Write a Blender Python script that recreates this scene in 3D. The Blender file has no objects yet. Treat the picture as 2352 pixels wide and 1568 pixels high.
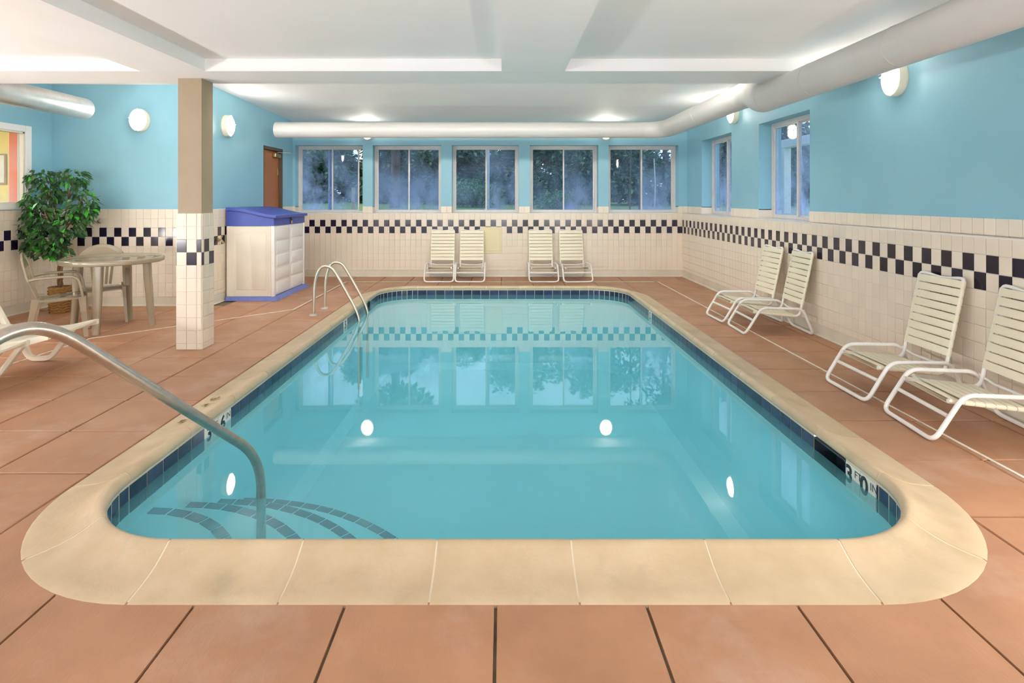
import bpy, bmesh, math, random
from mathutils import Vector, Matrix
R = math.radians
PI = math.pi
random.seed(7)
scene = bpy.context.scene
C = scene.collection

# ------------------------------------------------------------------ camera, sky, exposure
cam_d = bpy.data.cameras.new('camera')
cam = bpy.data.objects.new('camera', cam_d); C.objects.link(cam)
cam.location = (0, 0, 1.42); cam.rotation_euler = (R(90), 0, 0)
cam_d.sensor_width = 36; cam_d.lens = 36 * 1286 / 2352
cam_d.shift_x = 21 / 2352; cam_d.shift_y = -327 / 2352
cam_d.clip_start = 0.02; cam_d.clip_end = 200
scene.camera = cam
vs = scene.view_settings
vs.view_transform = 'Standard'; vs.look = 'None'; vs.gamma = 1; vs.use_curve_mapping = False
vs.exposure = 0.16
LAMP = 62.0                       # radiance of the oval wall-lamp lenses
FILL = 92.0                      # radiance of the added fill light strips, all out of view
SKY = 1.7
cy = scene.cycles
cy.max_bounces = 7; cy.diffuse_bounces = 4; cy.glossy_bounces = 3; cy.transmission_bounces = 4; cy.transparent_max_bounces = 8
cy.adaptive_threshold = 0.02; cy.caustics_reflective = False; cy.caustics_refractive = False
world = bpy.data.worlds.new('dusk_sky'); scene.world = world; world.use_nodes = True
wn = world.node_tree.nodes; wl = world.node_tree.links
bg = wn['Background']; bg.inputs['Strength'].default_value = SKY
bg.inputs['Color'].default_value = (0.80, 0.89, 1.0, 1)

# ------------------------------------------------------------------ materials
MATS = {}
def new_mat(name):
    m = bpy.data.materials.new(name); m.use_nodes = True
    nt = m.node_tree; nt.nodes.clear()
    out = nt.nodes.new('ShaderNodeOutputMaterial')
    return m, nt, out
def node(nt, typ, **kw):
    n = nt.nodes.new(typ)
    for k, v in kw.items():
        if k in n.inputs: n.inputs[k].default_value = v
        else: setattr(n, k, v)
    return n
def mixcol(nt, fac, a, b):
    n = nt.nodes.new('ShaderNodeMix'); n.data_type = 'RGBA'
    for sock, v in ((n.inputs[0], fac), (n.inputs[6], a), (n.inputs[7], b)):
        if isinstance(v, bpy.types.NodeSocket): nt.links.new(v, sock)
        elif isinstance(v, (int, float)): sock.default_value = v
        else: sock.default_value = (*v, 1) if len(v) == 3 else v
    return n.outputs[2]
def ramp(nt, fac, p0, p1):
    n = nt.nodes.new('ShaderNodeMapRange'); n.clamp = True
    nt.links.new(fac, n.inputs[0]); n.inputs[1].default_value = p0; n.inputs[2].default_value = p1
    return n.outputs[0]
def noise(nt, scale, detail=4, rough=0.55, vec=None, stretch=None, world_space=True):
    if vec is None:
        if world_space: vec = nt.nodes.new('ShaderNodeNewGeometry').outputs['Position']
        else: vec = nt.nodes.new('ShaderNodeTexCoord').outputs['Object']
    if stretch:
        mp = nt.nodes.new('ShaderNodeMapping'); mp.inputs['Scale'].default_value = stretch
        nt.links.new(vec, mp.inputs['Vector']); vec = mp.outputs['Vector']
    n = nt.nodes.new('ShaderNodeTexNoise'); n.inputs['Scale'].default_value = scale
    n.inputs['Detail'].default_value = detail; n.inputs['Roughness'].default_value = rough
    nt.links.new(vec, n.inputs['Vector'])
    return n.outputs['Fac']
def mat(name, col, rough=0.5, col2=None, nscale=4, lo=0.35, hi=0.65, stretch=None, bump=0, bscale=40, bstretch=None,
        metal=0, spec=0.5, rnd=0, spots=None, world_space=True, coat=0):
    """principled material: two-tone noise colour, optional per-object value change, spots of wear, fine bump"""
    m, nt, out = new_mat(name)
    p = node(nt, 'ShaderNodeBsdfPrincipled'); nt.links.new(p.outputs[0], out.inputs[0])
    p.inputs['Roughness'].default_value = rough; p.inputs['Metallic'].default_value = metal
    p.inputs['Specular IOR Level'].default_value = spec; p.inputs['Coat Weight'].default_value = coat
    src = None
    if col2 is not None:
        src = mixcol(nt, ramp(nt, noise(nt, nscale, stretch=stretch, world_space=world_space), lo, hi), col, col2)
    if spots:                                     # (colour, scale, lo, hi)
        src = mixcol(nt, ramp(nt, noise(nt, spots[1], 6, 0.65, world_space=world_space), spots[2], spots[3]),
                     src if src is not None else col, spots[0])
    if rnd:
        oi = nt.nodes.new('ShaderNodeObjectInfo')
        h = nt.nodes.new('ShaderNodeHueSaturation')
        mr = nt.nodes.new('ShaderNodeMapRange'); nt.links.new(oi.outputs['Random'], mr.inputs[0])
        mr.inputs[3].default_value = 1 - rnd; mr.inputs[4].default_value = 1 + rnd
        nt.links.new(mr.outputs[0], h.inputs['Value'])
        if src is not None: nt.links.new(src, h.inputs['Color'])
        else: h.inputs['Color'].default_value = (*col, 1)
        src = h.outputs[0]
    if src is not None: nt.links.new(src, p.inputs['Base Color'])
    else: p.inputs['Base Color'].default_value = (*col, 1)
    if bump:
        b = nt.nodes.new('ShaderNodeBump'); b.inputs['Strength'].default_value = bump; b.inputs['Distance'].default_value = 0.01
        nt.links.new(noise(nt, bscale, 5, 0.6, stretch=bstretch, world_space=world_space), b.inputs['Height'])
        nt.links.new(b.outputs[0], p.inputs['Normal'])
    MATS[name] = m
    return m

mat('blue_paint', (0.275, 0.535, 0.655), 0.45, (0.255, 0.51, 0.63), 1.5, bump=0.05, bscale=120)
mat('ceiling_paint', (0.90, 0.90, 0.895), 0.7, (0.87, 0.87, 0.865), 1.2, bump=0.04, bscale=60)
mat('white_tile', (0.84, 0.745, 0.625), 0.28, (0.81, 0.71, 0.59), 3, rnd=0.035, spec=0.35)
mat('black_tile', (0.012, 0.009, 0.028), 0.14, rnd=0.3)
mat('grout', (0.86, 0.79, 0.69), 0.8)
mat('cove_tile', (0.74, 0.69, 0.58), 0.35, (0.66, 0.60, 0.48), 3)
mat('ledge_tile', (0.86, 0.82, 0.76), 0.2)
mat('column_paint', (0.40, 0.315, 0.215), 0.6, (0.375, 0.29, 0.195), 2)
mat('deck_concrete', (0.485, 0.245, 0.132), 0.5, (0.39, 0.193, 0.102), 3.4, 0.3, 0.7, bump=0.2, bscale=34, bstretch=(3, 0.7, 1),
    rnd=0.05, spots=((0.53, 0.34, 0.245), 1.9, 0.52, 0.80))
mat('deck_joint', (0.13, 0.10, 0.065), 0.9, (0.22, 0.17, 0.10), 9)
mat('coping_stone', (0.64, 0.495, 0.32), 0.33, (0.52, 0.39, 0.235), 5.0, 0.3, 0.7, bump=0.18, bscale=34, rnd=0.05,
    spots=((0.40, 0.325, 0.215), 4.2, 0.56, 0.82))
mat('coping_joint', (0.80, 0.70, 0.53), 0.7)
mat('strip_plastic', (0.86, 0.83, 0.76), 0.4, (0.62, 0.55, 0.43), 14, 0.5, 0.72)
mat('navy_tile', (0.018, 0.024, 0.072), 0.12, (0.035, 0.042, 0.088), 9, rnd=0.35)
mat('step_tile', (0.03, 0.06, 0.12), 0.2, rnd=0.2)
mat('pool_plaster', (0.42, 0.90, 0.97), 0.6, (0.40, 0.88, 0.96), 1.0)
mat('waterline_grout', (0.62, 0.56, 0.43), 0.6)
mat('marker_tile', (0.78, 0.75, 0.68), 0.25)
mat('marker_ink', (0.02, 0.02, 0.022), 0.4)
mat('stencil_ink', (0.20, 0.13, 0.045), 0.7)
mat('stencil_patch', (0.67, 0.52, 0.24), 0.45, (0.72, 0.60, 0.36), 12)
mat('dark_cavity', (0.03, 0.04, 0.05), 0.5)
mat('duct_paint', (0.60, 0.585, 0.57), 0.38, (0.57, 0.555, 0.535), 1.4, spec=0.6)
mat('duct_metal', (0.72, 0.70, 0.67), 0.34, (0.60, 0.585, 0.56), 5, metal=0.75, bump=0.1, bscale=14)
mat('chair_tube', (0.86, 0.835, 0.79), 0.3, spots=((0.42, 0.38, 0.34), 34, 0.66, 0.74), world_space=False)
mat('chair_strap', (0.87, 0.80, 0.63), 0.38, (0.84, 0.77, 0.59), 6, world_space=False)
mat('resin', (0.37, 0.305, 0.21), 0.16, (0.34, 0.275, 0.185), 5, world_space=False, spec=0.6)
mat('lounger_resin', (0.86, 0.80, 0.66), 0.3, (0.83, 0.77, 0.62), 6, world_space=False)
mat('steel', (0.46, 0.42, 0.37), 0.30, (0.54, 0.49, 0.43), 30, metal=1.0, bump=0.06, bscale=160, world_space=False)
mat('steel_dull', (0.62, 0.57, 0.48), 0.34, metal=1.0)
mat('shed_cream', (0.80, 0.74, 0.64), 0.5, (0.77, 0.70, 0.60), 3)
mat('shed_white', (0.86, 0.83, 0.80), 0.5)
mat('shed_blue', (0.055, 0.09, 0.42), 0.42, (0.045, 0.078, 0.38), 6, bump=0.06, bscale=90)
mat('shed_base_blue', (0.14, 0.18, 0.50), 0.5, (0.17, 0.21, 0.52), 8)
mat('door_wood', (0.44, 0.165, 0.055), 0.35, (0.36, 0.125, 0.04), 3, stretch=(14, 14, 0.8))
mat('door_frame', (0.105, 0.07, 0.045), 0.5)
mat('brass', (0.48, 0.38, 0.20), 0.35, metal=1.0)
mat('window_alu', (0.72, 0.69, 0.67), 0.4, (0.66, 0.63, 0.62), 8)
mat('white_trim', (0.86, 0.85, 0.83), 0.4)
mat('cream_trim', (0.83, 0.77, 0.62), 0.5)
mat('panel_cream', (0.80, 0.70, 0.45), 0.45)
mat('lamp_rim', (0.86, 0.78, 0.62), 0.4)
mat('guard_grey', (0.75, 0.72, 0.66), 0.4)
mat('yellow_wall', (0.90, 0.72, 0.20), 0.6)
mat('orange_wall', (0.85, 0.21, 0.08), 0.6)
mat('olive', (0.22, 0.20, 0.04), 0.7)
mat('bark_braid', (0.20, 0.095, 0.035), 0.6, (0.13, 0.06, 0.022), 20, world_space=False)
mat('basket', (0.42, 0.22, 0.06), 0.55, (0.24, 0.115, 0.03), 40, world_space=False, bump=0.5, bscale=60)
mat('bark', (0.16, 0.11, 0.085), 0.85, (0.09, 0.065, 0.05), 12, stretch=(3, 3, 0.6), bump=0.4, bscale=20)
mat('lawn_grass', (0.16, 0.30, 0.09), 0.9, (0.23, 0.36, 0.12), 5, bump=0.4, bscale=60)
mat('post_paint', (0.62, 0.60, 0.62), 0.6)
mat('post_wood', (0.62, 0.40, 0.20), 0.7)
mat('exterior_wall', (0.45, 0.43, 0.42), 0.8)

def foliage_mat(name, dark, bright, glow, rough=0.35, trans=0.3):
    m, nt, out = new_mat(name)
    geo = nt.nodes.new('ShaderNodeNewGeometry')
    c = mixcol(nt, geo.outputs['Random Per Island'], dark, bright)
    c = mixcol(nt, ramp(nt, geo.outputs['Random Per Island'], 0.86, 0.9), c, glow)
    p = node(nt, 'ShaderNodeBsdfPrincipled'); p.inputs['Roughness'].default_value = rough
    nt.links.new(c, p.inputs['Base Color'])
    t = nt.nodes.new('ShaderNodeBsdfTranslucent'); nt.links.new(c, t.inputs['Color'])
    mx = nt.nodes.new('ShaderNodeMixShader'); mx.inputs[0].default_value = trans
    nt.links.new(p.outputs[0], mx.inputs[1]); nt.links.new(t.outputs[0], mx.inputs[2]); nt.links.new(mx.outputs[0], out.inputs[0])
    MATS[name] = m
foliage_mat('ficus_leaf', (0.022, 0.085, 0.028), (0.12, 0.24, 0.085), (0.07, 0.52, 0.035))
foliage_mat('tree_leaf', (0.03, 0.08, 0.06), (0.12, 0.25, 0.15), (0.28, 0.46, 0.20), 0.45)
foliage_mat('bush_leaf', (0.05, 0.15, 0.07), (0.15, 0.34, 0.15), (0.28, 0.52, 0.22), 0.5)

def emit_mat(name, col, strength):
    m, nt, out = new_mat(name)
    e = node(nt, 'ShaderNodeEmission'); e.inputs[0].default_value = (*col, 1); e.inputs[1].default_value = strength
    nt.links.new(e.outputs[0], out.inputs[0]); MATS[name] = m
emit_mat('lamp_glow', (1.0, 0.93, 0.83), LAMP)
emit_mat('lamp_glow_soft', (1.0, 0.93, 0.83), LAMP * 0.55)
emit_mat('fill_glow', (1.0, 0.975, 0.975), FILL)  # glow of the added fill strips on the unseen walls
emit_mat('beam_fill_glow', (1.0, 0.93, 0.82), FILL * 0.45)  # glow of the added fill strips hidden by the cross beam
emit_mat('fill_glow_soft', (1.0, 0.95, 0.90), FILL * 0.6)
emit_mat('office_glow', (1.0, 0.93, 0.78), 60)

def schlick(nt, f0, normal=None):
    lw = nt.nodes.new('ShaderNodeLayerWeight'); lw.inputs['Blend'].default_value = 0.5
    if normal is not None: nt.links.new(normal, lw.inputs['Normal'])
    pw = nt.nodes.new('ShaderNodeMath'); pw.operation = 'POWER'; nt.links.new(lw.outputs['Facing'], pw.inputs[0]); pw.inputs[1].default_value = 5
    ma = nt.nodes.new('ShaderNodeMath'); ma.operation = 'MULTIPLY_ADD'; nt.links.new(pw.outputs[0], ma.inputs[0])
    ma.inputs[1].default_value = 1 - f0; ma.inputs[2].default_value = f0
    return ma
def water_mat():
    m, nt, out = new_mat('pool_water')
    b = nt.nodes.new('ShaderNodeBump'); b.inputs['Strength'].default_value = 0.012; b.inputs['Distance'].default_value = 0.02
    nt.links.new(noise(nt, 2.2, 2, 0.4), b.inputs['Height'])
    fr = schlick(nt, 0.022)
    gl = node(nt, 'ShaderNodeBsdfGlossy'); gl.inputs['Roughness'].default_value = 0.02
    gl.inputs['Color'].default_value = (1, 1, 1, 1)
    nt.links.new(b.outputs[0], gl.inputs['Normal'])
    tr = node(nt, 'ShaderNodeBsdfTransparent'); tr.inputs[0].default_value = (0.74, 0.95, 0.97, 1)
    df = node(nt, 'ShaderNodeBsdfDiffuse'); df.inputs[0].default_value = (0.20, 0.64, 0.78, 1)
    m1 = nt.nodes.new('ShaderNodeMixShader'); m1.inputs[0].default_value = 0.34
    nt.links.new(tr.outputs[0], m1.inputs[1]); nt.links.new(df.outputs[0], m1.inputs[2])
    m2 = nt.nodes.new('ShaderNodeMixShader'); nt.links.new(fr.outputs[0], m2.inputs[0])
    nt.links.new(m1.outputs[0], m2.inputs[1]); nt.links.new(gl.outputs[0], m2.inputs[2])
    nt.links.new(m2.outputs[0], out.inputs[0]); MATS['pool_water'] = m
water_mat()

def glass_mat(name, fog, tint=(0.82, 0.90, 1.0)):
    """clear pane with condensation that thickens in cloudy patches and towards the sill"""
    m, nt, out = new_mat(name)
    tr = node(nt, 'ShaderNodeBsdfTransparent'); tr.inputs[0].default_value = (*tint, 1)
    gl = node(nt, 'ShaderNodeBsdfGlossy'); gl.inputs['Roughness'].default_value = 0.02
    gl.inputs['Color'].default_value = (0.4, 0.4, 0.4, 1)
    fr = schlick(nt, 0.03)
    m1 = nt.nodes.new('ShaderNodeMixShader'); nt.links.new(fr.outputs[0], m1.inputs[0])
    nt.links.new(tr.outputs[0], m1.inputs[1]); nt.links.new(gl.outputs[0], m1.inputs[2])
    tl = node(nt, 'ShaderNodeBsdfTranslucent'); tl.inputs[0].default_value = (0.57, 0.66, 1.0, 1)
    geo = nt.nodes.new('ShaderNodeNewGeometry')
    sep = nt.nodes.new('ShaderNodeSeparateXYZ'); nt.links.new(geo.outputs['Position'], sep.inputs[0])
    low = nt.nodes.new('ShaderNodeMapRange'); nt.links.new(sep.outputs[2], low.inputs[0])
    low.inputs[1].default_value = 1.16; low.inputs[2].default_value = 2.1; low.inputs[3].default_value = 1; low.inputs[4].default_value = 0.25
    n = noise(nt, 2.6, 5, 0.6, stretch=(1, 1, 0.7))
    cl = ramp(nt, n, 0.30, 0.62)
    mu = nt.nodes.new('ShaderNodeMath'); mu.operation = 'MULTIPLY'; nt.links.new(cl, mu.inputs[0]); nt.links.new(low.outputs[0], mu.inputs[1])
    mu2 = nt.nodes.new('ShaderNodeMath'); mu2.operation = 'MULTIPLY'; nt.links.new(mu.outputs[0], mu2.inputs[0]); mu2.inputs[1].default_value = fog
    m2 = nt.nodes.new('ShaderNodeMixShader'); nt.links.new(mu2.outputs[0], m2.inputs[0])
    nt.links.new(m1.outputs[0], m2.inputs[1]); nt.links.new(tl.outputs[0], m2.inputs[2])
    nt.links.new(m2.outputs[0], out.inputs[0]); MATS[name] = m
glass_mat('pane_clear', 0.25); glass_mat('pane_misty', 0.6); glass_mat('pane_fogged', 1.0)

# ------------------------------------------------------------------ mesh helpers
class MB:
    def __init__(s): s.v = []; s.f = []
    def add(s, vs_, fs): 
        o = len(s.v); s.v += [tuple(v) for v in vs_]; s.f += [tuple(i + o for i in f) for f in fs]; return s
    def box(s, x0, x1, y0, y1, z0, z1):
        v = [(x0,y0,z0),(x1,y0,z0),(x1,y1,z0),(x0,y1,z0),(x0,y0,z1),(x1,y0,z1),(x1,y1,z1),(x0,y1,z1)]
        return s.add(v, [(0,3,2,1),(4,5,6,7),(0,1,5,4),(1,2,6,5),(2,3,7,6),(3,0,4,7)])
    def bbox(s, x0, x1, y0, y1, z0, z1, b=0.01, seg=2):
        bm = bmesh.new(); t = MB().box(x0, x1, y0, y1, z0, z1)
        vv = [bm.verts.new(p) for p in t.v]
        for f in t.f: bm.faces.new([vv[i] for i in f])
        bmesh.ops.bevel(bm, geom=bm.edges[:], offset=b, segments=seg, affect='EDGES', profile=0.5)
        bm.verts.index_update()
        s.add([v.co[:] for v in bm.verts], [[v.index for v in f.verts] for f in bm.faces]); bm.free(); return s
    def prism(s, poly, axis, a, b):
        """poly of 2D points extruded along axis between a and b; axis x:(y,z) y:(x,z) z:(x,y)"""
        n = len(poly)
        def p(q, t): return {'x': (t, q[0], q[1]), 'y': (q[0], t, q[1]), 'z': (q[0], q[1], t)}[axis]
        v = [p(q, a) for q in poly] + [p(q, b) for q in poly]
        f = [tuple(range(n)), tuple(range(2*n - 1, n - 1, -1))] + [(i, i + n, (i + 1) % n + n, (i + 1) % n) for i in range(n)]
        return s.add(v, f)
    def tube(s, pts, r, seg=10, closed=False, caps=True, flat=None, up=None):
        """sweep of a circle (or an ellipse: flat=(half width, half thickness), width across up x tangent)"""
        pts = [Vector(p) for p in pts]; n = len(pts); rings = []
        rs = r if isinstance(r, (list, tuple)) else [r] * n
        T = []
        for i in range(n):
            a = pts[(i - 1) % n] if closed or i > 0 else pts[i]
            b = pts[(i + 1) % n] if closed or i < n - 1 else pts[i]
            T.append((b - a).normalized())
        nv = Vector(up) if up is not None else (Vector((0, 0, 1)) if abs(T[0].z) < 0.9 else Vector((1, 0, 0)))
        nv = (nv - T[0] * nv.dot(T[0])).normalized()
        for i in range(n):
            if up is not None and i:
                nv = Vector(up) if not callable(up) else up(i)
            nv = nv - T[i] * nv.dot(T[i])
            nv = nv.normalized() if nv.length > 1e-6 else Vector((0, 1, 0))
            bi = T[i].cross(nv)
            ring = []
            for k in range(seg):
                an = 2 * PI * k / seg
                if flat: 
                    cx, cy = math.cos(an), math.sin(an)
                    e = 0.5
                    cx = math.copysign(abs(cx) ** e, cx); cy = math.copysign(abs(cy) ** e, cy)
                    m_ = rs[i] if isinstance(r, (list, tuple)) else 1
                    ring.append(pts[i] + bi * (flat[0] * m_ * cx) + nv * (flat[1] * m_ * cy))
                else:
                    ring.append(pts[i] + nv * (rs[i] * math.cos(an)) + bi * (rs[i] * math.sin(an)))
            rings.append(ring)
        v = [p for rg in rings for p in rg]; f = []
        m = n if closed else n - 1
        for i in range(m):
            for k in range(seg):
                a = i * seg + k; b = i * seg + (k + 1) % seg
                c = ((i + 1) % n) * seg + (k + 1) % seg; d = ((i + 1) % n) * seg + k
                f.append((a, b, c, d))
        if caps and not closed:
            f.append(tuple(range(seg - 1, -1, -1))); f.append(tuple((n - 1) * seg + k for k in range(seg)))
        return s.add(v, f)
    def lathe(s, prof, seg=24, c=(0, 0, 0), capends=True, sx=1, sy=1):
        n = len(prof); v = []; f = []
        for k in range(seg):
            a = 2 * PI * k / seg
            for (r, z) in prof: v.append((c[0] + r * sx * math.cos(a), c[1] + r * sy * math.sin(a), c[2] + z))
        for k in range(seg):
            for i in range(n - 1):
                a = k * n + i; b = ((k + 1) % seg) * n + i
                f.append((a, b, b + 1, a + 1))
        if capends:
            f.append(tuple(k * n for k in range(seg - 1, -1, -1))); f.append(tuple(k * n + n - 1 for k in range(seg)))
        return s.add(v, f)
    def xform(s, M): s.v = [tuple(M @ Vector(p)) for p in s.v]; return s
    def mesh(s, name='mesh', smooth=False, angle=None):
        me = bpy.data.meshes.new(name); me.from_pydata(s.v, [], s.f); me.update()
        bm = bmesh.new(); bm.from_mesh(me); bmesh.ops.recalc_face_normals(bm, faces=bm.faces[:]); bm.to_mesh(me); bm.free()
        if smooth: me.shade_smooth()
        if smooth and angle:
            try: me.set_sharp_from_angle(angle=R(angle))
            except Exception: pass
        return me
def fillet(pts, rad, n=5, closed=False):
    """round the corners of a polyline"""
    pts = [Vector(p) for p in pts]; out = []; N = len(pts)
    for i in range(N):
        if not closed and i in (0, N - 1): out.append(pts[i]); continue
        a, b, c = pts[(i - 1) % N], pts[i], pts[(i + 1) % N]
        r = rad[i] if isinstance(rad, (list, tuple)) else rad
        d1 = min(r, (a - b).length * 0.49); d2 = min(r, (c - b).length * 0.49)
        p1 = b + (a - b).normalized() * d1; p2 = b + (c - b).normalized() * d2
        for k in range(n + 1):
            t = k / n; out.append(p1 * (1 - t) ** 2 + b * 2 * t * (1 - t) + p2 * t * t)
    return out
def obj(name, mb, m, parent=None, smooth=False, angle=35, loc=None, rotz=None):
    me = mb.mesh(name, smooth, angle) if isinstance(mb, MB) else mb
    o = bpy.data.objects.new(name, me); C.objects.link(o)
    if m and not me.materials: me.materials.append(MATS[m])
    if parent is not None: o.parent = parent
    if loc is not None: o.location = loc
    if rotz is not None: o.rotation_euler = (0, 0, rotz)
    return o
def empty(name, loc=(0, 0, 0), rotz=0):
    o = bpy.data.objects.new(name, None); C.objects.link(o); o.location = loc; o.rotation_euler = (0, 0, rotz)
    o.empty_display_size = 0.1
    return o
def tag(o, label, cat, group=None):
    o['label'] = label; o['category'] = cat
    if group: o['group'] = group
    return o
def struct(o): o['kind'] = 'structure'; return o
def copy_tree(o, parent=None):
    c = o.copy(); C.objects.link(c); c.parent = parent
    for ch in list(o.children): copy_tree(ch, c)
    return c

# ------------------------------------------------------------------ main dimensions
XR, XL = 3.295, -3.90            # right wall and left wall of the pool bay (tile face)
XRU = 3.425                      # right wall, painted upper part
YB, YBU = 10.26, 10.39           # back wall, tile face and painted upper part
YA, XF = 7.45, -6.0              # wall behind the table, far left wall
YREAR = -3.2
TW, TH = 0.0977, 0.1225          # wall tile
Z0 = 0.795                       # lower edge of the chequered band
LEDGE = Z0 + 3 * TH              # top of the tiled ledge
CURB = Z0 + 4 * TH
WTOP = 2.42                      # head of the window openings
SILLIN = 0.17                    # depth of the window reveals

# ------------------------------------------------------------------ floor slabs
TX0, TX1, TY0, TY1, TR = -1.84, 1.85, 2.245, 8.69, 0.52     # waterline-tile plane of the pool, corner radius
COPW = 0.285
ZW = -0.065
def rr_path(off=0.0, n=14):
    """rounded rectangle, counter-clockwise, off = outward offset: list of (point, normal)"""
    out = []; r = TR + off
    for (cx, cy, a0) in ((TX1 - TR, TY0 + TR, -90), (TX1 - TR, TY1 - TR, 0), (TX0 + TR, TY1 - TR, 90), (TX0 + TR, TY0 + TR, 180)):
        for k in range(n + 1):
            a = R(a0 + 90 * k / n); nrm = Vector((math.cos(a), math.sin(a)))
            out.append((Vector((cx, cy)) + nrm * r, nrm))
    return out
def clip_half(poly, p, nrm, keep_out):
    res = []; N = len(poly)
    for i in range(N):
        a, b = poly[i], poly[(i + 1) % N]
        da = (a - p).dot(nrm); db = (b - p).dot(nrm)
        if not keep_out: da, db = -da, -db
        if da >= 0: res.append(a)
        if (da > 1e-9 and db < -1e-9) or (da < -1e-9 and db > 1e-9): res.append(a + (b - a) * (da / (da - db)))
    return res
def subtract_convex(poly, hole):
    """poly minus convex hole [(point, outward normal)] as convex pieces"""
    pieces = []; rest = poly
    for p, nrm in hole:
        o = clip_half(rest, p, nrm, True)
        if len(o) >= 3: pieces.append(o)
        rest = clip_half(rest, p, nrm, False)
        if len(rest) < 3: return pieces, False
    return pieces, True
def hole_edges(off, n=8):
    pts = [p for p, _ in rr_path(off, n)]; N = len(pts); res = []
    for i in range(N):
        a, b = pts[i], pts[(i + 1) % N]; d = b - a
        if d.length < 1e-6: continue
        d.normalize(); res.append((a, Vector((d.y, -d.x))))
    return res
HOLE = hole_edges(COPW - 0.035)
floor_mb = MB()
big = [Vector(p) for p in ((XF - 0.2, YREAR - 0.2), (XRU + 0.2, YREAR - 0.2), (XRU + 0.2, YBU + 0.2), (XF - 0.2, YBU + 0.2))]
for pc in subtract_convex(big, HOLE)[0]: floor_mb.prism([tuple(p) for p in pc], 'z', -0.12, -0.012)
floor = struct(obj('floor', floor_mb, 'deck_joint'))
slab_cache = {}
def slab_mesh(w, d):
    k = (round(w, 4), round(d, 4))
    if k not in slab_cache: slab_cache[k] = MB().bbox(-w/2, w/2, -d/2, d/2, -0.03, 0, 0.005, 1).mesh('deck_slab')
    return slab_cache[k]
def slab(x0, x1, y0, y1, g=0.0055):
    x0 += g; x1 -= g; y0 += g; y1 -= g
    if x1 - x0 < 0.02 or y1 - y0 < 0.02: return
    poly = [Vector(p) for p in ((x0, y0), (x1, y0), (x1, y1), (x0, y1))]
    outside = any(all((q - p).dot(nn) > 0 for q in poly) for p, nn in HOLE)
    if outside:
        obj('deck_slab', slab_mesh(x1 - x0, y1 - y0), 'deck_concrete', floor, loc=((x0 + x1)/2, (y0 + y1)/2, 0)); return
    pcs, inside = subtract_convex(poly, HOLE)
    if not pcs: return
    cx, cy = (x0 + x1)/2, (y0 + y1)/2
    mb = MB()
    for pc in pcs: mb.prism([(p.x - cx, p.y - cy) for p in pc], 'z', -0.03, 0)
    obj('deck_slab', mb, 'deck_concrete', floor, loc=(cx, cy, 0))
JX = [-0.025 + 0.527 * k for k in range(-11, 7)]
JX = [x for x in JX if XF + 0.1 < x < XR - 0.1]
YL = [2.375 + 0.527 * k for k in range(0, 15)]           # joints left of the pool
YLN = [-1.2, -0.3, 0.6, 1.45]
YRT = [2.506 + 0.542 * k for k in range(0, 14)]          # joints right of the pool
xs = [XF] + JX + [XR]
for i in range(len(xs) - 1):
    x0, x1 = xs[i], xs[i + 1]
    right = x0 > 0
    top = YB if x1 > XL - 0.3 else YA
    if x0 < XL - 0.01 and x1 <= XL + 0.3: top = YA
    ys = [y for y in YLN + (YRT if right else YL) if y < top - 0.12]
    if -2.2 < x0 < 2.0: ys = [y for y in ys if y < 2.0 or y > 9.2]
    if -2.2 < x0 < 2.0: ys = [y for y in ys if y < 2] + [9.61]
    ys = [-2.4] + ys + [top]
    for j in range(len(ys) - 1):
        if ys[j] < 5.5 and ys[j + 1] > 5.5 and -2.2 < x0 < 2.0:      # the strip over the pool: keep only its two ends
            slab(x0, x1, ys[j], 4.2); slab(x0, x1, 7.4, ys[j + 1]); continue
        slab(x0, x1, ys[j], ys[j + 1])

def strip(pts, w, label):
    mb = MB(); pts = [Vector((p[0], p[1], 0)) for p in pts]
    L = []; 
    for i, p in enumerate(pts):
        a = pts[max(i - 1, 0)]; b = pts[min(i + 1, len(pts) - 1)]; t = (b - a).normalized(); n_ = Vector((-t.y, t.x, 0))
        L.append((p - n_ * w/2, p + n_ * w/2))
    for i in range(len(pts) - 1):
        a, b = L[i]; d, c = L[i + 1]
        v = [(q.x, q.y, z) for z in (0.0005, 0.004) for q in (a, b, c, d)]
        mb.add(v, [(3,2,1,0),(4,5,6,7),(0,1,5,4),(1,2,6,5),(2,3,7,6),(3,0,4,7)])
    return tag(obj('deck_drain_strip', mb, 'strip_plastic'), label, 'drain strip', 'white strips let into the pool deck')
strip([(2.66, 9.60), (2.665, 6.0), (2.65, 1.0)], 0.016, 'thin white drain strip running along the deck beside the right-hand chairs')
strip([(-2.70, 9.61), (2.6, 9.61)], 0.014, 'thin white drain strip across the deck behind the far end of the pool')
strip([(-2.69, 9.60), (-2.69, 7.19), (-3.37, 6.52), (-4.2, 5.70), (-4.23, 4.8), (-4.23, 1.0)], 0.016,
      'thin white drain strip passing the storage shed and bending under the table')

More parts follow.
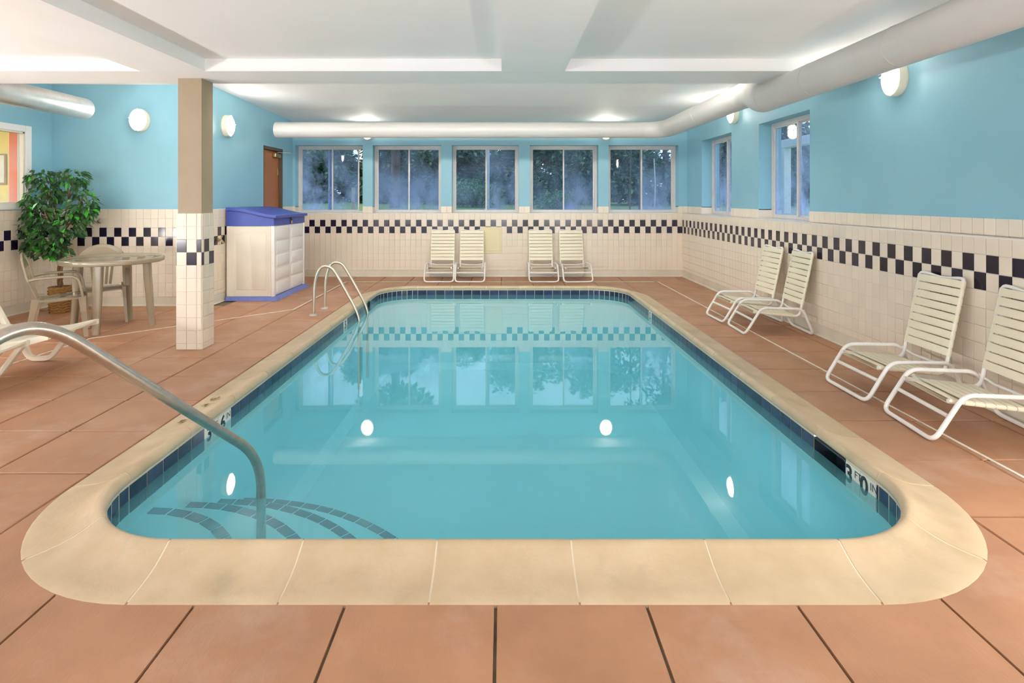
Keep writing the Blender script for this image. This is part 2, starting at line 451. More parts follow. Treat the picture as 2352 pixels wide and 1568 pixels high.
# ------------------------------------------------------------------ pool
pool = tag(empty('swimming_pool', (0, 0, 0)), 'long turquoise swimming pool with rounded corners and a cream stone coping', 'pool')
def ring_band(offz, n=14, close=True):
    mb = MB(); P = [rr_path(o, n) for o, z in offz]; N = len(P[0]); v = []
    for j, (o, z) in enumerate(offz): v += [(p.x, p.y, z) for p, _ in P[j]]
    f = []
    for j in range(len(offz) - 1):
        for i in range(N): f.append((j*N + i, j*N + (i+1) % N, (j+1)*N + (i+1) % N, (j+1)*N + i))
    mb.add(v, f)
    return mb
mb = ring_band([(0.004, -0.13), (0.0, -0.15), (0.0, -1.12), (-0.10, -1.2)])
P = [(p.x, p.y, -1.2) for p, _ in rr_path(-0.10)]
mb.add(P, [tuple(range(len(P)))])
obj('shell', mb, 'pool_plaster', pool, True, 40)
water = MB(); P = [(p.x, p.y, ZW) for p, _ in rr_path(0.004, 20)]; water.add(P, [tuple(range(len(P)))])
wo = obj('pool_water', water, 'pool_water'); wo['kind'] = 'stuff'; tag(wo, 'still turquoise water filling the swimming pool', 'water')

# arc-length walk round the tile plane
SEGS = []   # (kind, length, data)
LX = TX1 - TX0 - 2 * TR; LY = TY1 - TY0 - 2 * TR; LA = TR * PI / 2
SEGS = [('s', LX, (Vector((TX0 + TR, TY0)), Vector((1, 0)))), ('a', LA, (Vector((TX1 - TR, TY0 + TR)), -90)),
        ('s', LY, (Vector((TX1, TY0 + TR)), Vector((0, 1)))), ('a', LA, (Vector((TX1 - TR, TY1 - TR)), 0)),
        ('s', LX, (Vector((TX1 - TR, TY1)), Vector((-1, 0)))), ('a', LA, (Vector((TX0 + TR, TY1 - TR)), 90)),
        ('s', LY, (Vector((TX0, TY1 - TR)), Vector((0, -1)))), ('a', LA, (Vector((TX0 + TR, TY0 + TR)), 180))]
def seg_at(k, s):
    kind, L, d = SEGS[k]
    if kind == 's':
        t = d[1]; return d[0] + t * s, Vector((t.y, -t.x))
    a = R(d[1] + 90 * s / L); n_ = Vector((math.cos(a), math.sin(a)))
    return d[0] + n_ * TR, n_
COP_PROF = [(0.02, 0.008), (0.008, 0.014), (0.001, 0.024), (-0.002, 0.038), (0.001, 0.053), (0.009, 0.064), (0.021, 0.0705), (0.034, 0.070),
            (0.052, 0.060), (0.078, 0.046), (0.115, 0.030), (0.16, 0.017), (0.22, 0.008), (0.275, 0.004), (0.285, 0.0), (0.285, -0.02)]
obj('coping_bed', ring_band([(o + (0.003 if o < 0.03 else 0 if o < 0.26 else -0.008), z - 0.0018) for o, z in COP_PROF]), 'coping_joint', pool, True, 40)
def coping_piece(k, s0, s1):
    n_ = 2 if SEGS[k][0] == 's' else 8
    mb = MB(); v = []; m = len(COP_PROF)
    c, _ = seg_at(k, (s0 + s1)/2)
    for i in range(n_ + 1):
        p, nr = seg_at(k, s0 + (s1 - s0) * i / n_)
        for (o, z) in COP_PROF: q = p + nr * o; v.append((q.x - c.x, q.y - c.y, z))
    f = [(i*m + j, i*m + j + 1, (i+1)*m + j + 1, (i+1)*m + j) for i in range(n_) for j in range(m - 1)]
    f.append(tuple(range(m))); f.append(tuple(n_*m + j for j in range(m - 1, -1, -1)))
    mb.add(v, f)
    obj('coping_stone', mb, 'coping_stone', pool, True, 50, loc=(c.x, c.y, 0))
for k, (kind, L, d) in enumerate(SEGS):
    cnt = 2 if kind == 'a' else max(1, round(L / 0.535))
    for i in range(cnt): coping_piece(k, L * i / cnt + 0.0035, L * (i + 1) / cnt - 0.0035)

# waterline tiles, depth markers, skimmers
wt_mesh = {}
def wt(w):
    w = round(w, 4)
    if w not in wt_mesh: wt_mesh[w] = MB().bbox(-w/2, w/2, 0.0035, 0.0068, -0.145, 0.004, 0.001, 1).mesh('waterline_tile')
    return wt_mesh[w]
MARKS = []      # (segment, s0, s1, text pairs)
def y2s_right(y): return y - (TY0 + TR)
def y2s_left(y): return (TY1 - TR) - y
MARKS.append((2, y2s_right(2.78), y2s_right(3.03), 'mark', (('0', 'IN'), ('3', 'FT'))))
MARKS.append((2, y2s_right(3.03), y2s_right(3.34), 'skim', None))
MARKS.append((2, y2s_right(6.98), y2s_right(7.12), 'mark', (('5', ''),)))
MARKS.append((6, y2s_left(3.80), y2s_left(3.46), 'mark', (('6', 'IN'), ('3', 'FT'))))
MARKS.append((6, y2s_left(6.64), y2s_left(6.48), 'mark', (('5', ''),)))
MARKS.append((6, y2s_left(7.80), y2s_left(7.64), 'skim', None))
def frame_at(k, s):
    p, nr = seg_at(k, s); ang = math.atan2(nr.y, nr.x) - PI/2      # local +Y = outward
    return p, ang
def text_mesh(txt, size, bold=0.0):
    cu = bpy.data.curves.new('t', 'FONT'); cu.body = txt; cu.size = size; cu.extrude = 0.0004; cu.offset = bold
    cu.align_x = 'CENTER'; cu.align_y = 'CENTER'
    o = bpy.data.objects.new('t', cu); C.objects.link(o)
    dg = bpy.context.evaluated_depsgraph_get(); me = bpy.data.meshes.new_from_object(o.evaluated_get(dg))
    bpy.data.objects.remove(o); bpy.data.curves.remove(cu)
    return me
def marker(k, s0, s1, texts):
    n = len(texts); w = (s1 - s0) / n
    for i, (big_t, small_t) in enumerate(texts):
        p, ang = frame_at(k, s0 + w * (i + 0.5))
        # local +X runs with increasing s; a swimmer looking at the wall reads with -X to +X flipped
        e = obj('depth_marker', wt(w - 0.006), 'marker_tile', pool, loc=(p.x, p.y, 0), rotz=ang)
        if e.data.materials[0].name != 'marker_tile':
            e.data = e.data.copy(); e.data.materials.clear(); e.data.materials.append(MATS['marker_tile'])
        for t, size, dx, dz, b in ((big_t, 0.125, -0.03, -0.055, 0.004), (small_t, 0.055, 0.045, -0.03, 0.0)):
            if not t: continue
            if not small_t: dx = 0
            me = text_mesh(t, size, b); me.materials.append(MATS['marker_ink'])
            q = bpy.data.objects.new('lettering', me); C.objects.link(q); q.parent = e
            q.matrix_local = Matrix.Translation((-dx, -0.0016, dz)) @ Matrix.Rotation(PI, 4, 'Z') @ Matrix.Rotation(PI/2, 4, 'X') @ Matrix.Rotation(PI, 4, 'Y') if False else \
                Matrix.Translation((dx, 0.003, dz)) @ Matrix.Rotation(PI/2, 4, 'X')
def skimmer(k, s0, s1):
    p, ang = frame_at(k, (s0 + s1)/2); h = (s1 - s0)/2
    mb = MB()
    mb.box(-h, h, 0.14, 0.15, -0.26, 0.0); mb.box(-h, h, 0.012, 0.15, -0.26, -0.25); mb.box(-h, h, 0.008, 0.15, -0.006, 0.004)
    mb.box(-h - 0.006, -h, 0.008, 0.15, -0.26, 0); mb.box(h, h + 0.006, 0.008, 0.15, -0.26, 0)
    obj('skimmer_mouth', mb, 'dark_cavity', pool, loc=(p.x, p.y, 0), rotz=ang)
BAND = MB()
for k, (kind, L, d) in enumerate(SEGS):
    holes = sorted([m for m in MARKS if m[0] == k], key=lambda m: m[1])
    runs = []; s = 0
    for h in holes:
        runs.append((s, h[1])); s = h[2]
        if h[3] == 'mark': marker(k, h[1], h[2], h[4])
        else: skimmer(k, h[1], h[2])
    runs.append((s, L))
    for a, b in ([(0, L)] if not any(h[3] == 'skim' for h in holes) else
                 [(x, y) for x, y in zip([0] + [h[2] for h in holes if h[3] == 'skim'], [h[1] for h in holes if h[3] == 'skim'] + [L])]):
        n_ = 1 if kind == 's' else 12; v = []
        for i in range(n_ + 1):
            p, nr = seg_at(k, a + (b - a) * i / n_)
            for o, z in ((0.04, 0.016), (0.0065, 0.016), (0.0065, -0.16)): q = p + nr * o; v.append((q.x, q.y, z))
        BAND.add(v, [(3*i + j, 3*i + j + 1, 3*i + j + 4, 3*i + j + 3) for i in range(n_) for j in range(2)])
    for a, b in runs:
        cnt = max(1, round((b - a) / (0.136 if kind == 's' else 0.08)))
        w = (b - a) / cnt
        for i in range(cnt):
            p, ang = frame_at(k, a + w * (i + 0.5))
            obj('waterline_tile', wt(w - 0.006), 'navy_tile', pool, loc=(p.x, p.y, 0), rotz=ang)
obj('waterline_band', BAND, 'waterline_grout', pool, True, 40)
# stencilled depth on the left coping
for ch, yy in (('3', 3.93), ('FT', 3.80), ('6', 3.66), ('IN', 3.53)):
    me = text_mesh(ch, 0.085 if len(ch) == 1 else 0.045, 0.003); me.materials.append(MATS['stencil_ink'])
    q = bpy.data.objects.new('stencil', me); C.objects.link(q); q.parent = pool
    q.matrix_local = Matrix.Translation((-2.025, yy, 0.0215)) @ Matrix.Rotation(R(-11), 4, 'Y') @ Matrix.Rotation(-PI/2, 4, 'Z')
# steps in the near left corner
SC = Vector((TX0, TY0))
prev = None
for r_, z_ in ((0.70, -0.20), (1.05, -0.36), (1.40, -0.53), (1.73, -0.70)):
    mb = MB(); n = 28
    pts = [(0, 0)] + [(r_ * math.cos(PI/2 * i / n), r_ * math.sin(PI/2 * i / n)) for i in range(n + 1)]
    mb.prism(pts, 'z', -1.2, z_)
    st = obj('step', mb, 'pool_plaster', pool, loc=(SC.x, SC.y, 0))
    cnt = int(r_ * PI/2 / 0.115); da = PI/2 / cnt
    mbt = MB(); a0, a1 = -da/2 + 0.006/r_, da/2 - 0.006/r_
    q = [(r_ - 0.062, a0), (r_ - 0.062, a1), (r_ - 0.006, a1), (r_ - 0.006, a0)]
    mbt.prism([(rr * math.cos(a), rr * math.sin(a)) for rr, a in q], 'z', 0.0, 0.003)
    tm = mbt.mesh('step_tile')
    for i in range(cnt):
        obj('step_tile', tm, 'step_tile', st, loc=(0, 0, z_), rotz=da * (i + 0.5))

# ------------------------------------------------------------------ walls and tiling
tile_cache = {}
def tile_mesh(w, h, m):
    k = (round(w, 4), round(h, 4), m)
    if k not in tile_cache:
        g = 0.0016
        me = MB().bbox(-w/2 + g, w/2 - g, -0.005, 0.004, -h/2 + g, h/2 - g, 0.0016, 1).mesh('tile')
        me.materials.append(MATS[m]); tile_cache[k] = me
    return tile_cache[k]
def tile_field(parent, origin, rotz, cols, rows, black, single, tname='wall_tile'):
    """cols: list of (u0,u1) along local x from origin, rows: list of (z0,z1). black(ci,ri) -> bool, single(ci,ri) -> own object?"""
    ux = Vector((math.cos(rotz), math.sin(rotz), 0)); stuff = MB(); M = Matrix.Rotation(rotz, 4, 'Z')
    origin = Vector(origin)
    for ci, (u0, u1) in enumerate(cols):
        for ri, (z0, z1) in enumerate(rows):
            p = origin + ux * ((u0 + u1)/2) + Vector((0, 0, (z0 + z1)/2))
            bl = black(ci, ri)
            if bl or single(ci, ri):
                obj('checker_tile' if bl else tname, tile_mesh(u1 - u0, z1 - z0, 'black_tile' if bl else 'white_tile'), None, parent, loc=p, rotz=rotz)
            else:
                g = 0.0016; w, h = (u1 - u0)/2 - g, (z1 - z0)/2 - g
                t = MB().box(-w, w, -0.005, 0.004, -h, h).xform(Matrix.Translation(p) @ M)
                stuff.add(t.v, t.f)
    if stuff.v:
        o = obj('distant_tiles', stuff, 'white_tile', parent); o['kind'] = 'stuff'
def even_cols(L, w=TW, first=0.0):
    c = []; u = 0
    if first > 0.01: c.append((0, first)); u = first
    while u < L - 0.012: c.append((u, min(u + w, L))); u += w
    return c
ROWS = [(0.12, Z0 - 5*TH)] + [(Z0 + k*TH, Z0 + (k+1)*TH) for k in range(-5, 3)]      # indices: chequered rows are 6 (low) and 7 (high)
ROWS4 = ROWS + [(LEDGE, CURB)]
def cove(name, p0, p1, nrm, h=0.12):
    """coved tile base along a wall"""
    d = Vector(p1) - Vector(p0); L = d.length; ang = math.atan2(d.y, d.x)
    prof = [(0.0, 0.0), (-0.022, 0.0), (-0.014, 0.006), (-0.009, 0.02), (-0.007, h - 0.006), (-0.003, h), (0.0, h)]
    mb = MB().prism(prof, 'x', 0, L)
    o = struct(obj(name, mb, 'cove_tile')); o.location = (*p0, 0.0005); o.rotation_euler = (0, 0, ang)
    return o

# back wall ---------------------------------------------------------
BW = [(-3.853, -2.60), (-2.415, -1.147), (-0.949, 0.299), (0.50, 1.773), (1.963, 3.255)]
wb = MB()
TOPZ = 3.15
ex = [XL - 0.3] + [e for w in BW for e in w] + [XRU + 0.3]
for i in range(0, len(ex), 2): wb.box(ex[i], ex[i+1], YBU, YBU + 0.30, CURB - 0.01, WTOP)
wb.box(ex[0], ex[-1], YBU, YBU + 0.30, WTOP, TOPZ)
wall_back = struct(obj('wall_back', wb, 'blue_paint'))
obj('wainscot', MB().box(XL - 0.3, XRU + 0.3, YB, YBU + 0.30, -0.1, LEDGE - 0.012), 'grout', wall_back)
obj('ledge', MB().bbox(XL + 0.001, XR + 0.02, YB - 0.008, YBU + 0.001, LEDGE - 0.012, LEDGE, 0.004, 2), 'ledge_tile', wall_back, True)
for (a, b) in BW: obj('window_sill', MB().box(a, b, YBU, YBU + SILLIN, LEDGE - 0.012, LEDGE), 'ledge_tile', wall_back)
cu = [(ex[i], ex[i+1]) for i in range(0, len(ex), 2)]
cu[0] = (XL, cu[0][1]); cu[-1] = (cu[-1][0], XRU)
for a, b in cu:
    if b - a < 0.02: continue
    obj('pier_core', MB().box(a, b, YBU + 0.001, YBU + 0.3, LEDGE - 0.012, CURB), 'white_tile', wall_back)
    n = max(1, round((b - a) / TW)); w = (b - a) / n
    for i in range(n): obj('curb_tile', tile_mesh(w, CURB - LEDGE, 'white_tile'), None, wall_back, loc=(a + w*(i + 0.5), YBU - 0.003, (LEDGE + CURB)/2))
cols = even_cols(XR - XL)
# columns are set out from the right-hand corner
L = XR - XL; cols = [(L - u1, L - u0) for u0, u1 in cols]
PAN = (-0.386, -0.018, 0.426, 0.909)
def bblack(ci, ri):
    if ri == 6: return ci % 2 == 0
    if ri == 7: return ci % 2 == 1
    return False
tile_field(wall_back, (XL, YB - 0.002, 0), 0, cols, ROWS, bblack, lambda c, r: 2 <= c < 56 and r in (4, 5, 6, 7, 8))
cove('baseboard_back', (XL, YB), (XR, YB), None)
# access panel
pn = tag(empty('access_panel', (0, 0, 0)), 'square cream access panel let into the tiles between the two pairs of chairs', 'panel')
obj('panel_frame', MB().bbox(PAN[0], PAN[1], YB - 0.017, YB - 0.008, PAN[2], PAN[3], 0.003, 1), 'panel_cream', pn)
obj('panel_door', MB().bbox(PAN[0] + 0.035, PAN[1] - 0.035, YB - 0.021, YB - 0.016, PAN[2] + 0.045, PAN[3] - 0.045, 0.002, 1), 'panel_cream', pn)

# right wall --------------------------------------------------------
RW = [(8.39, 9.638), (6.248, 7.49)]
wr = MB()
ey = [YREAR - 0.3, RW[1][0], RW[1][1], RW[0][0], RW[0][1], YBU + 0.30]
for i in range(0, 6, 2): wr.box(XRU, XRU + 0.30, ey[i], ey[i+1], CURB - 0.01, WTOP)
wr.box(XRU, XRU + 0.30, ey[0], ey[-1], WTOP, TOPZ)
wall_right = struct(obj('wall_right', wr, 'blue_paint'))
obj('wainscot', MB().box(XR, XRU + 0.30, YREAR - 0.3, YB, -0.1, LEDGE - 0.012), 'grout', wall_right)
obj('ledge', MB().bbox(XR - 0.008, XRU + 0.001, YREAR, YB + 0.02, LEDGE - 0.012, LEDGE, 0.004, 2), 'ledge_tile', wall_right, True)
for (a, b) in RW: obj('window_sill', MB().box(XRU, XRU + SILLIN, a, b, LEDGE - 0.012, LEDGE), 'ledge_tile', wall_right)
for a, b in ((YREAR, ey[1]), (ey[2], ey[3]), (ey[4], YBU)):
    obj('pier_core', MB().box(XRU + 0.001, XRU + 0.3, a, b, LEDGE - 0.012, CURB), 'white_tile', wall_right)
    a2 = max(a, 2.6)
    n = max(1, round((b - a2) / TW)); w = (b - a2) / n
    for i in range(n): obj('curb_tile', tile_mesh(w, CURB - LEDGE, 'white_tile'), None, wall_right, loc=(XRU - 0.003, b - w*(i + 0.5), (LEDGE + CURB)/2), rotz=-PI/2)
cols = even_cols(YB - 1.0)
tile_field(wall_right, (XR - 0.002, YB, 0), -PI/2, cols, ROWS, lambda c, r: (r == 7 and c % 2 == 0) or (r == 6 and c % 2 == 1),
           lambda c, r: 38 <= c <= 76 and r > 0)
cove('baseboard_right', (XR, YB - 0.02), (XR, YREAR), None)

# left wall of the pool bay (door wall) ------------------------------
DY0, DY1, DTOP = 9.12, 9.93, 2.30
wl_ = MB()
wl_.box(XL - 0.2, XL, YA, DY0, CURB, TOPZ); wl_.box(XL - 0.2, XL, DY1, YBU + 0.3, CURB, TOPZ); wl_.box(XL - 0.2, XL, DY0, DY1, DTOP, TOPZ)
wall_left = struct(obj('wall_left', wl_, 'blue_paint'))
mbw = MB().box(XL - 0.2, XL, YA, DY0, -0.1, CURB); mbw.box(XL - 0.2, XL, DY1, YBU + 0.3, -0.1, CURB)
obj('wainscot', mbw, 'grout', wall_left)
cols = even_cols(DY0 - YA)
tile_field(wall_left, (XL + 0.002, YA, 0), PI/2, cols, ROWS4, lambda c, r: (r == 7 and c % 2 == 0) or (r == 6 and c % 2 == 1), lambda c, r: c < 6)
tile_field(wall_left, (XL + 0.002, DY1, 0), PI/2, even_cols(YB - DY1), ROWS4, lambda c, r: (r == 7 and c % 2 == 0) or (r == 6 and c % 2 == 1), lambda c, r: r > 5)
cove('baseboard_left', (XL, YA + 0.001), (XL, DY0), None)
door = struct(empty('door_1', (XL, DY0, 0)))
fr = MB(); w = DY1 - DY0
fr.box(-0.2, -0.005, 0, 0.035, 0, DTOP); fr.box(-0.2, -0.005, w - 0.035, w, 0, DTOP); fr.box(-0.2, -0.005, 0, w, DTOP - 0.05, DTOP)
obj('door_frame', fr, 'door_frame', door)
leaf = obj('door_leaf', MB().bbox(-0.11, -0.065, 0.037, w - 0.037, 0.008, DTOP - 0.052, 0.003, 1), 'door_wood', door)
for z in (0.3, 1.2, 1.9): obj('hinge', MB().bbox(-0.068, -0.055, w - 0.075, w - 0.03, z - 0.06, z + 0.06, 0.003, 1), 'brass', leaf)
cl = obj('door_closer', MB().bbox(-0.066, -0.005, w - 0.30, w - 0.06, DTOP - 0.16, DTOP - 0.09, 0.01, 2), 'brass', door, True)
obj('closer_bracket', MB().bbox(-0.066, -0.05, 0.04, 0.09, DTOP - 0.13, DTOP - 0.06, 0.004, 1), 'brass', door)
obj('closer_arm', MB().tube([(-0.03, w - 0.18, DTOP - 0.07), (0.10, w + 0.06, DTOP - 0.06), (0.10, w + 0.30, DTOP - 0.085)], 0.006, 6), 'steel_dull', cl)

# wall behind the table ---------------------------------------------
wall_al = struct(obj('wall_alcove', MB().box(XF - 0.2, XL - 0.2, YA, YA + 0.2, CURB, TOPZ), 'blue_paint'))
obj('return_wall', MB().box(XL - 0.2, XL - 0.0005, YA - 0.0003, YA + 0.0, CURB, TOPZ), 'blue_paint', wall_al)
obj('wainscot', MB().box(XF - 0.2, XL - 0.0005, YA - 0.0003, YA + 0.2, -0.1, CURB), 'grout', wall_al)
L = XL - XF; cols = [(L - u1, L - u0) for u0, u1 in even_cols(L)]
tile_field(wall_al, (XF, YA - 0.002, 0), 0, cols, ROWS4, lambda c, r: (r == 7 and c % 2 == 0) or (r == 6 and c % 2 == 1), lambda c, r: True)
cove('baseboard_alcove', (XF + 0.01, YA), (XL, YA), None)
tag(obj('wall_fitting', MB().lathe([(0.0, 0.03), (0.012, 0.03), (0.014, 0.02), (0.026, 0.016), (0.032, 0.006), (0.034, 0)], 16), 'steel_dull', None, True),
    'small round chrome wall fitting on the white tiles beside the ficus', 'fitting')
f_ = bpy.data.objects['wall_fitting']; f_.location = (-5.36, YA - 0.007, 1.125); f_.rotation_euler = (PI/2, 0, 0)

# far left wall with the lit office window ---------------------------
LWY0, LWY1, LWZ0, LWZ1 = 5.55, 7.02, 1.36, 2.26
wf = MB()
wf.box(XF - 0.07, XF, YREAR - 0.3, LWY0, CURB, TOPZ); wf.box(XF - 0.07, XF, LWY1, YA + 0.2, CURB, TOPZ)
wf.box(XF - 0.07, XF, LWY0, LWY1, LWZ1, TOPZ); wf.box(XF - 0.07, XF, LWY0, LWY1, CURB, LWZ0)
wall_far = struct(obj('wall_far_left', wf, 'blue_paint'))
obj('wainscot', MB().box(XF - 0.07, XF, YREAR - 0.3, YA + 0.2, -0.1, CURB), 'grout', wall_far)
Lf = YA - 4.2
cols = [(Lf - u1, Lf - u0) for u0, u1 in even_cols(Lf, first=0.04)]
tile_field(wall_far, (XF + 0.002, YA - Lf, 0), PI/2, cols, ROWS4, lambda c, r: (r == 7 and c % 2 == 1) or (r == 6 and c % 2 == 0), lambda c, r: c < 14)
cove('baseboard_far_left', (XF, YREAR), (XF, YA - 0.02), None)
win8 = struct(empty('window_8', (XF, LWY0, LWZ0)))
w, h = LWY1 - LWY0, LWZ1 - LWZ0
for nm, b in (('casing', (-0.001, 0.02, w, w + 0.09, -0.07, h + 0.08)), ('casing', (-0.001, 0.02, -0.09, 0, -0.07, h + 0.08)), ('casing', (-0.001, 0.02, 0, w, h, h + 0.08)),
              ('casing', (-0.001, 0.035, -0.11, w + 0.09, -0.07, 0.0))):
    obj(nm, MB().bbox(*b, 0.004, 1), 'white_trim', win8)
fr = MB(); fr.box(-0.07, 0, w - 0.02, w, 0, h); fr.box(-0.07, 0, 0, 0.02, 0, h); fr.box(-0.07, 0, 0, w, h - 0.02, h); fr.box(-0.07, 0, 0, w, 0, 0.02)
obj('window_reveal', fr, 'cream_trim', win8)
obj('pane', MB().box(-0.05, -0.046, 0.02, w - 0.02, 0.02, h - 0.02), 'pane_clear', win8)
# office seen through it
off = MB(); off.box(-9.6, XF - 0.2, 8.2, 8.3, 0, 2.7); off.box(-9.7, -9.6, 3.5, 8.3, 0, 2.7); off.box(-9.7, XF - 0.2, 3.4, 3.5, 0, 2.7)
wall_off = struct(obj('wall_office', off, 'yellow_wall'))
obj('orange_pillar', MB().box(-7.16, -7.03, 8.12, 8.2, 0, 2.7), 'orange_wall', wall_off)
obj('white_pillar', MB().box(-7.03, XF - 0.2, 8.14, 8.2, 0, 2.7), 'white_trim', wall_off)
oc = MB(); oc.box(-9.7, XF - 0.2, 3.4, 8.3, 2.7, 2.8)
struct(obj('ceiling_office', oc, 'white_trim')); struct(obj('floor_office', MB().box(-9.7, XF - 0.2, 3.4, 8.3, -0.1, 0), 'post_wood'))
ol = tag(empty('office_ceiling_light', (-7.6, 6.2, 2.7)), 'square ceiling light inside the yellow office behind the side window', 'light')
obj('frame', MB().box(-0.4, 0.4, -0.4, 0.4, -0.04, -0.001), 'white_trim', ol); obj('diffuser', MB().box(-0.36, 0.36, -0.36, 0.36, -0.046, -0.041), 'office_glow', ol)
pf = tag(empty('picture', (-7.42, 8.19, 1.86)), 'narrow framed picture hanging on the yellow office wall', 'picture')
fm = MB(); fm.box(-0.16, 0.16, -0.02, 0, -0.22, -0.2); fm.box(-0.16, 0.16, -0.02, 0, 0.2, 0.22); fm.box(-0.16, -0.14, -0.02, 0, -0.2, 0.2); fm.box(0.14, 0.16, -0.02, 0, -0.2, 0.2)
obj('frame', fm, 'brass', pf); obj('print', MB().box(-0.14, 0.14, -0.012, -0.002, -0.2, 0.2), 'cream_trim', pf)
ch = tag(empty('office_chair', (-7.42, 7.75, 0)), 'olive high-backed chair standing in the yellow office', 'chair')
obj('backrest', MB().bbox(-0.24, 0.24, -0.05, 0.05, 0.62, 1.52, 0.045, 3), 'olive', ch, True); obj('seat', MB().bbox(-0.25, 0.25, -0.5, 0.0, 0.42, 0.52, 0.03, 3), 'olive', ch, True)
obj('pedestal', MB().lathe([(0.27, 0.0), (0.27, 0.03), (0.04, 0.08), (0.035, 0.44)], 12, (0, -0.22, 0)), 'door_frame', ch, True)
obj('back_support', MB().box(-0.04, 0.04, 0.0, 0.04, 0.45, 0.7), 'door_frame', ch)

# wall behind the camera
struct(obj('wall_rear', MB().box(XF - 0.2, XRU + 0.3, YREAR - 0.3, YREAR, -0.1, TOPZ), 'blue_paint'))

# ------------------------------------------------------------------ ceiling and beams
ce = MB(); ce.box(XF - 0.2, XRU + 0.3, YREAR - 0.3, 5.02, 2.67, 3.2)
ceiling = struct(obj('ceiling', ce, 'ceiling_paint'))
def zc(y): return 2.94 - (y - 7.45) * 0.029
ce2 = MB(); x0, x1 = XF - 0.2, XRU + 0.3
ce2.add([(x0, 5.5, zc(5.5)), (x1, 5.5, zc(5.5)), (x1, YBU + 0.3, zc(YBU + 0.3)), (x0, YBU + 0.3, zc(YBU + 0.3)),
         (x0, 5.5, 3.3), (x1, 5.5, 3.3), (x1, YBU + 0.3, 3.3), (x0, YBU + 0.3, 3.3)],
        [(0,3,2,1),(4,5,6,7),(0,1,5,4),(1,2,6,5),(2,3,7,6),(3,0,4,7)])
obj('far_bay_ceiling', ce2, 'ceiling_paint', ceiling)
obj('beam', MB().box(XF - 0.1, XRU + 0.1, 4.99, 5.53, 2.56, 3.2), 'ceiling_paint', ceiling)
obj('beam', MB().box(-0.012, 0.553, YREAR - 0.1, 4.995, 2.5605, 3.0), 'ceiling_paint', ceiling)
obj('beam', MB().box(-3.235, -2.655, YREAR - 0.1, 4.995, 2.5605, 3.0), 'ceiling_paint', ceiling)

# ------------------------------------------------------------------ column
CX0, CX1, CY0, CY1 = -3.075, -2.841, 5.28, 5.495
colm = struct(empty('column', (0, 0, 0)))
obj('column_shaft', MB().box(CX0 + 0.008, CX1 - 0.004, CY0 + 0.006, CY1 - 0.004, CURB, 2.56), 'column_paint', colm)
obj('column_core', MB().box(CX0, CX1, CY0, CY1, 0.0005, CURB), 'grout', colm)
CR = [(0.002, 0.06)] + [(Z0 - 6*TH, Z0 - 5*TH)] + [(Z0 + k*TH, Z0 + (k+1)*TH) for k in range(-5, 4)]
c1 = [(0, 0.095), (0.095, 0.19), (0.19, CX1 - CX0)]; c2 = [(0, 0.035), (0.035, 0.125), (0.125, CY1 - CY0)]
tile_field(colm, (CX0, CY0 - 0.002, 0), 0, c1, CR, lambda c, r: (r == 8 and c % 2 == 0) or (r == 7 and c % 2 == 1), lambda c, r: True)
tile_field(colm, (CX1 + 0.002, CY0, 0), PI/2, c2, CR, lambda c, r: (r == 8 and c == 1) or (r == 7 and c != 1), lambda c, r: True)
tile_field(colm, (CX1, CY1 + 0.002, 0), PI, c1, CR, lambda c, r: (r == 8 and c % 2 == 0) or (r == 7 and c % 2 == 1), lambda c, r: False)
tile_field(colm, (CX0 - 0.002, CY1, 0), -PI/2, c2, CR, lambda c, r: (r == 8 and c == 1) or (r == 7 and c != 1), lambda c, r: False)

# ------------------------------------------------------------------ windows
def window(idx, loc, rotz, w, panes, shift=0.0):
    """sliding aluminium window, local x along the wall, local y outwards, origin at the opening's lower left on the frame plane"""
    h = WTOP - LEDGE; F = 0.045
    win = struct(empty('window_%d' % idx, loc, rotz))
    fr = MB()
    fr.box(0, F, 0, 0.07, 0, h); fr.box(w - F, w, 0, 0.07, 0, h); fr.box(F, w - F, 0, 0.07, h - F - 0.01, h); fr.box(F, w - F, 0, 0.07, 0, F * 0.8)
    obj('window_frame', fr, 'window_alu', win)
    half = (w - 2 * F) / 2
    for k, (pm, sx) in enumerate(panes):
        a = F + k * half + sx; b = a + half + (0.02 if k == 0 else 0); y0 = 0.012 + 0.026 * k
        S = 0.024
        sash = MB(); z0, z1 = F * 0.8, h - F - 0.01
        sash.box(a - 0.002, a + S, y0, y0 + 0.022, z0, z1); sash.box(b - S, b + 0.002, y0, y0 + 0.022, z0, z1)
        sash.box(a + S, b - S, y0, y0 + 0.022, z0, z0 + S * 0.8); sash.box(a + S, b - S, y0, y0 + 0.022, z1 - S * 0.6, z1)
        s_ = obj('sash', sash, 'window_alu', win)
        obj('pane', MB().box(a + S, b - S, y0 + 0.009, y0 + 0.013, z0 + S * 0.8, z1 - S * 0.6), pm, s_)
    return win
PM = [('pane_fogged', 'pane_misty'), ('pane_misty', 'pane_misty'), ('pane_clear', 'pane_misty'), ('pane_clear', 'pane_misty'), ('pane_clear', 'pane_misty')]
for i, (a, b) in enumerate(BW):
    p = PM[i]
    window(i + 1, (a, YBU + SILLIN, LEDGE), 0, b - a, [(p[0], 0), (p[1], -0.075 if i == 0 else 0)])
for i, (a, b) in enumerate(RW):
    window(i + 6, (XRU + SILLIN, b, LEDGE), -PI/2, b - a, [('pane_misty', 0), ('pane_fogged' if i else 'pane_misty', 0)])

